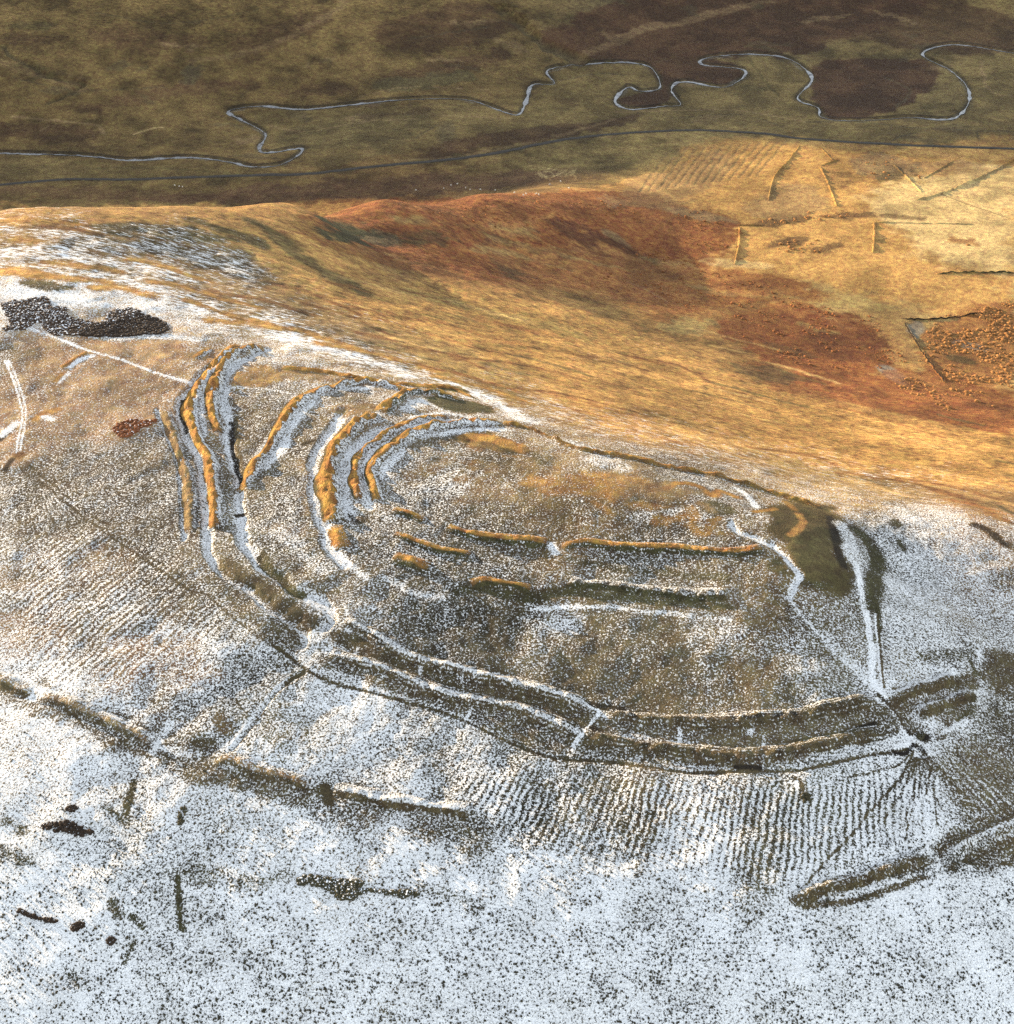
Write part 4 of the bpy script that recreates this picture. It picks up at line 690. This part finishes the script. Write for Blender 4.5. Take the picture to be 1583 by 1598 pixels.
# ------------------------------------------------------------------ vegetation: clumps built of many small tufts
def tufts(name, xy, rad, hgt, mat, kind=None, spiky=0.3, lean=.15, sink=.05):
    """one mesh of many small ragged tufts standing on the land"""
    m = len(xy); zz = fields(xy[:, 0], xy[:, 1])['z']
    R = RNG
    ring = 7
    a = np.linspace(0, 2 * math.pi, ring, endpoint=False)[None] + R.random((m, 1)) * 6.28
    V = np.zeros((m, ring * 2 + 1, 3))
    j1 = 1 + spiky * (R.random((m, ring)) * 2 - 1); j2 = 1 + spiky * (R.random((m, ring)) * 2 - 1)
    V[:, :ring, 0] = np.cos(a) * rad[:, None] * j1; V[:, :ring, 1] = np.sin(a) * rad[:, None] * j1; V[:, :ring, 2] = -sink
    V[:, ring:2 * ring, 0] = np.cos(a + .4) * rad[:, None] * .72 * j2; V[:, ring:2 * ring, 1] = np.sin(a + .4) * rad[:, None] * .72 * j2
    V[:, ring:2 * ring, 2] = hgt[:, None] * (.72 + .4 * (R.random((m, ring)) - .5))
    V[:, 2 * ring, 0] = rad * lean * (R.random(m) * 2 - 1); V[:, 2 * ring, 1] = rad * lean * (R.random(m) * 2 - 1); V[:, 2 * ring, 2] = hgt
    V[:, :, 0] += xy[:, 0][:, None]; V[:, :, 1] += xy[:, 1][:, None]; V[:, :, 2] += zz[:, None]
    tri = []
    for i in range(ring):
        k = (i + 1) % ring
        tri += [(i, k, ring + i), (k, ring + k, ring + i), (ring + i, ring + k, 2 * ring)]
    T = (np.array(tri)[None] + (np.arange(m) * (2 * ring + 1))[:, None, None]).reshape(-1, 3)
    c0 = np.array([xy[:, 0].mean(), xy[:, 1].mean(), zz.mean()]) if kind is None else np.zeros(3)
    me = bpy.data.meshes.new(name); co = V.reshape(-1, 3) - c0
    me.vertices.add(len(co)); me.vertices.foreach_set('co', co.astype(np.float32).ravel())
    me.loops.add(T.size); me.loops.foreach_set('vertex_index', T.ravel().astype(np.int32))
    me.polygons.add(len(T)); me.polygons.foreach_set('loop_start', np.arange(0, T.size, 3, dtype=np.int32)); me.polygons.foreach_set('loop_total', np.full(len(T), 3, np.int32))
    me.update(calc_edges=True); me.materials.append(mat)
    o = bpy.data.objects.new(name, me); o.location = c0; COL.objects.link(o)
    if kind: o['kind'] = kind
    return o
def scatter_poly(px, spacing, edge_noise=1.0):
    q = unproject(spline(px, 8, True)); lo, hi = q.min(0) - 1, q.max(0) + 1
    m = int((hi - lo).prod() / spacing ** 2) + 1
    p = lo + RNG.random((m, 2)) * (hi - lo)
    d = sdf_poly(p[:, 0], p[:, 1], q) + edge_noise * fbm(p[:, 0], p[:, 1], 5.0, 2, 91)
    return p[d < 0]
def scatter_lines(lines, hw, n_):
    out = []
    for q in lines:
        q = unproject(spline(q, 5)); t = RNG.random(n_) * (len(q) - 1.001); i = t.astype(int); f = (t - i)[:, None]
        out.append(q[i] * (1 - f) + q[i + 1] * f + RNG.normal(size=(n_, 2)) * hw * .5)
    return np.vstack(out)
M_HEATHER = plain('heather', (.026, .017, .011), .5, 1.6, snow=.03)
M_HEATHER2 = plain('snowy_heather', (.045, .028, .017), .5, 1.2, snow=.24)
M_RUSH = plain('rushes', (.040, .036, .019), .5, 1.8, snow=.05)
M_BRACKEN = plain('bracken', (.20, .078, .026), .8, .4)
M_BRACKEN2 = plain('pale_bracken', (.27, .130, .043), .8, .35)
M_TUFT = plain('tussock_grass', (.034, .031, .019), .5, .6, snow=.06)
HG = 'dark heather patches on the snow'
def patch(px, spacing, r0, r1, h0, h1, mat, name, label, cat, group=None, edge=1.0):
    p = scatter_poly(px, spacing, edge); m = len(p)
    k = RNG.random(m); o = tufts(name, p, r0 + (r1 - r0) * k, h0 + (h1 - h0) * RNG.random(m), mat); tag(o, label, cat, group); return o
patch([(104,514),(130,508),(165,505),(190,497),(215,490),(240,497),(262,508),(258,520),(225,524),(180,526),(140,525)], .56, .5, .95, .35, .7, M_HEATHER, 'heather_patch', 'solid black-brown heather patch ending in a rounded tip on the snow', 'heather', HG, .8)
patch([(60,502),(90,490),(112,496),(140,505),(165,500),(172,487),(200,481),(222,488),(200,500),(150,512),(110,522),(75,516)], .72, .45, .9, .3, .6, M_HEATHER2, 'heather_patch', 'ragged snow-flecked heather between the solid patch and the brown-fringed one', 'heather', HG, 1.5)
patch([(6,476),(40,468),(78,468),(78,482),(102,482),(100,492),(74,500),(50,508),(20,516),(4,514),(14,500)], .72, .45, .9, .3, .6, M_HEATHER2, 'heather_patch', 'brown-fringed heather patch cut by the left picture edge and crossed by a track', 'heather', HG, 1.5)
patch([(178,672),(186,662),(205,656),(230,658),(243,656),(236,664),(222,668),(205,680),(190,682)], .7, .45, .85, .35, .7, plain('rust_bracken', (.13, .045, .016), .5, 1.2, snow=.12), 'bracken_patch', 'small rust-red bracken patch alone on the plateau left of the ramparts', 'bracken', None, .8)
patch([(62,1290),(75,1284),(95,1284),(120,1284),(140,1294),(157,1296),(150,1303),(125,1306),(105,1303),(80,1302)], .5, .35, .7, .3, .6, M_HEATHER, 'heather_patch', 'black heather strip in the snow near the left edge below the bank', 'heather', HG, 1.0)
patch([(278,1268),(286,1258),(292,1262),(288,1280),(282,1288),(277,1282)], .55, .3, .6, .35, .7, M_RUSH, 'rush_clump', 'single upright dark rush clump in open snow', 'rushes', None, .3)
patch([(455,1376),(480,1366),(520,1368),(560,1380),(610,1388),(656,1394),(640,1402),(590,1400),(540,1398),(500,1386)], .48, .35, .75, .3, .6, plain('frosted_heather', (.042, .038, .020), .5, 1.4, snow=.24), 'heather_patch', 'long dark heather band slanting across the white foreground', 'heather', HG, 1.6)
patch([(14,1412),(40,1420),(60,1428),(88,1432),(94,1440),(78,1440),(50,1432),(25,1422)], .27, .3, .6, .3, .5, M_HEATHER, 'heather_patch', 'thin heather streak near the lower left corner', 'heather', HG, .8)
patch([(108,1446),(118,1438),(132,1442),(124,1452),(112,1453)], .22, .3, .6, .3, .5, M_HEATHER, 'heather_patch', 'small heather tuft right of the thin streak at lower left', 'heather', HG, .5)
patch([(168,1468),(176,1463),(182,1467),(176,1475),(170,1475)], .2, .3, .6, .3, .5, M_HEATHER, 'heather_patch', 'tiny round heather tuft below the other lower left patches', 'heather', HG, .3)
patch([(103,1262),(115,1258),(124,1262),(118,1267),(107,1267)], .32, .3, .6, .3, .5, M_HEATHER, 'heather_patch', 'small dark heather tuft just above the black strip', 'heather', HG, .5)
patch([(1248,1247),(1256,1241),(1266,1246),(1262,1253),(1253,1253)], .45, .4, .7, .6, 1.0, M_RUSH, 'bush', 'lone black bush on the trodden snow below the outer rampart', 'bush', None, .2)
patch([(1430,1150),(1438,1143),(1446,1146),(1441,1153),(1434,1155)], .45, .35, .6, .5, .8, M_RUSH, 'bush', 'small black bush right beside the muddy gateway', 'bush', None, .2)
# tussocks of grass pushing through the snow
nt = 60000
u_ = RNG.random(nt) * 1640 - 30; v_ = 1130 + RNG.random(nt) * 500
px_ = unproject(np.stack([u_, v_], 1)); fd = fields(px_[:, 0], px_[:, 1])
cl = .6 * fbm(px_[:, 0], px_[:, 1], 14.0, 3, 77) + .9 * fbm(px_[:, 0], px_[:, 1], 4.5, 2, 78); keep = RNG.random(nt) < np.clip(.30 + .5 * cl, .03, 1) * sstep(1130, 1420, v_) * (1 - sstep(.94, .98, fd['snow']))
tp = px_[keep]; tr = .12 + .22 * RNG.random(len(tp)) ** 2.4
tufts('grass_tussocks', tp, tr, tr * (.7 + .6 * RNG.random(len(tp))), M_TUFT, 'stuff')
# bracken beds of the basin
def bed(name, polys, spacing, r0, r1, mat):
    p = np.vstack([scatter_poly(q, sp, 6.0) for q, sp in polys]); g = fbm(p[:, 0], p[:, 1], 16.0, 3, 55); p = p[g > -.05]
    k = RNG.random(len(p)) ** 3.0; tufts(name, p, r0 + (r1 - r0) * k, (.45 + .4 * k) * (r0 + (r1 - r0) * k), mat, 'stuff', .75)
bed('pale_bracken', [([(1462,505),(1583,468),(1640,520),(1640,640),(1510,618),(1450,570)], 1.45), ([(1180,392),(1230,374),(1300,372),(1350,360),(1320,384),(1250,400)], 3.2), ([(1190,340),(1260,330),(1330,318),(1350,330),(1270,345),(1200,356)], 3.2),
     ([(1350,250),(1420,240),(1440,270),(1410,292),(1370,280)], 4.2), ([(1440,560),(1470,600),(1520,640),(1470,640),(1400,600)], 2.4), ([(1480,372),(1540,370),(1550,386),(1500,384)], 3.2)], 2, .30, 1.35, M_BRACKEN2)
bed('bracken', [([(1140,490),(1250,470),(1350,490),(1410,560),(1360,590),(1220,560)], 3.0), ([(1080,330),(1140,340),(1150,400),(1060,412),(960,380)], 3.6), ([(640,330),(860,310),(1000,330),(960,370),(760,360)], 4.6), ([(900,430),(1100,425),(1240,455),(1150,480),(980,470)], 3.6)], 3, .35, 1.0, M_BRACKEN)

# ------------------------------------------------------------------ turf walls of the old fields
WG = 'old turf walls on the valley floor'
def wall(px, hw, h, label, tL=None, tR=None):
    hw *= .8; h *= .8
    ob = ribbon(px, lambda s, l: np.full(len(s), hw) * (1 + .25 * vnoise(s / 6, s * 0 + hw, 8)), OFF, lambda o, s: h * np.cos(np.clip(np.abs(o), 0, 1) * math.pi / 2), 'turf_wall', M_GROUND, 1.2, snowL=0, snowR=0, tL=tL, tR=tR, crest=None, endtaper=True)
    tag(ob, label, 'field wall', WG); ob['kind'] = 'thing'
wall([(1249,227),(1232,250),(1209,276),(1200,313)], 1.12, 1.2, 'bent turf wall running down from the road, left of the zigzag one')
wall([(1277,226),(1302,252)], 1.2, .7, 'short faint turf wall just below the road, above the zigzag corner')
wall([(1311,248),(1281,259)], 1.2, .8, 'tiny cross-piece of turf wall topping the zigzag')
wall([(1280,260),(1293,287),(1306,322)], 1.12, 1.2, 'straight lower leg of the zigzag turf wall')
wall([(1395,257),(1439,300)], 1.12, 1.2, 'diagonal turf wall beside the dark bracken below the road')
wall([(1501,243),(1470,262),(1442,278)], 1.3, .9, 'thin turf wall slanting up right, parallel to the longest one')
wall([(1590,246),(1532,276),(1473,301),(1430,312)], 1.8, 1.2, 'longest turf wall slanting to the right picture edge')
wall([(1365,346),(1365,370),(1363,395)], 1.50, 1.6, 'thick upright turf wall with a dark shadow, left side of the right-hand enclosure')
wall([(1366,347),(1440,348),(1521,350)], 1.4, .7, 'faint level turf wall forming the top of the right-hand enclosure')
wall([(1155,354),(1154,382),(1147,413)], 1.42, 1.3, 'upright turf wall at the edge of the red bracken, left-hand enclosure')
wall([(1151,351),(1196,352)], 1.4, .9, 'level turf wall topping the left-hand enclosure')
wall([(1462,427),(1520,425),(1600,426)], 1.7, 1.3, 'level turf wall with a black shadow line at the right picture edge', tR=GREENDK)  # near side tinted dark: the wall's shadow line, painted on
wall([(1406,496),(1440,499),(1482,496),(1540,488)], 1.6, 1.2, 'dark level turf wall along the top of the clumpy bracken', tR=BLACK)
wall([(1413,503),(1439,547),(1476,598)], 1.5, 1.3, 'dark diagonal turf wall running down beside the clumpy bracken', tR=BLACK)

# ------------------------------------------------------------------ sheep
def sheep_mesh():
    V = []; E_ = []; Rr = []
    def v(x, y, z, r): V.append((x, y, z)); Rr.append(r); return len(V) - 1
    hip = v(-.38, 0, .62, .25); mid = v(0, 0, .63, .30); sh = v(.36, 0, .64, .25); nk = v(.56, 0, .66, .13); hd = v(.74, 0, .50, .10); mz = v(.84, 0, .36, .06)
    for a, b in ((hip, mid), (mid, sh), (sh, nk), (nk, hd), (hd, mz)): E_.append((a, b))
    for base, x in ((hip, -.40), (sh, .36)):
        for y in (-.14, .14):
            k = v(x, y, .34, .06); f = v(x + .02, y, 0, .045); E_.append((base, k)); E_.append((k, f))
    me = bpy.data.meshes.new('sheep'); me.from_pydata(V, E_, []); o = bpy.data.objects.new('sheep', me); COL.objects.link(o)
    m = o.modifiers.new('skin', 'SKIN')
    if not me.skin_vertices: bpy.context.view_layer.objects.active = o
    for i, sv in enumerate(me.skin_vertices[0].data): sv.radius = (Rr[i], Rr[i]); sv.use_root = (i == 1)
    s2 = o.modifiers.new('sub', 'SUBSURF'); s2.levels = 1; s2.render_levels = 1
    dg = bpy.context.evaluated_depsgraph_get(); m2 = bpy.data.meshes.new_from_object(o.evaluated_get(dg))
    bpy.data.objects.remove(o); m2.materials.clear(); m2.materials.append(plain('fleece', (.62, .57, .48), .15, 6, .95, .02)); m2.name = 'sheep'
    for p in m2.polygons: p.use_smooth = True
    return m2
SH = sheep_mesh()
def flock(pts, label, group):
    xy = unproject(pts); zz = fields(xy[:, 0], xy[:, 1])['z']
    for i in range(len(pts)):
        o = bpy.data.objects.new('sheep', SH); COL.objects.link(o); o.location = (xy[i, 0], xy[i, 1], zz[i] + .02); o.rotation_euler = (0, 0, RNG.random() * 6.28); o.scale = (1.25,) * 3
        tag(o, label, 'sheep', group)
flock([(649,298),(693,295),(704,290),(714,288),(727,294),(734,297),(750,297),(773,298),(858,289),(875,284)], 'white sheep grazing on the dark valley side just behind the sunny crest', 'sheep in the shade')
flock([(803,302),(817,306),(821,304),(837,304),(841,305),(888,295)], 'white sheep grazing on the sunlit rust-red slope by the shadow edge', 'sheep in the sun')
flock([(273,290),(280,292),(285,293)], 'white sheep in the shaded valley below the road at far left', 'sheep below the road')
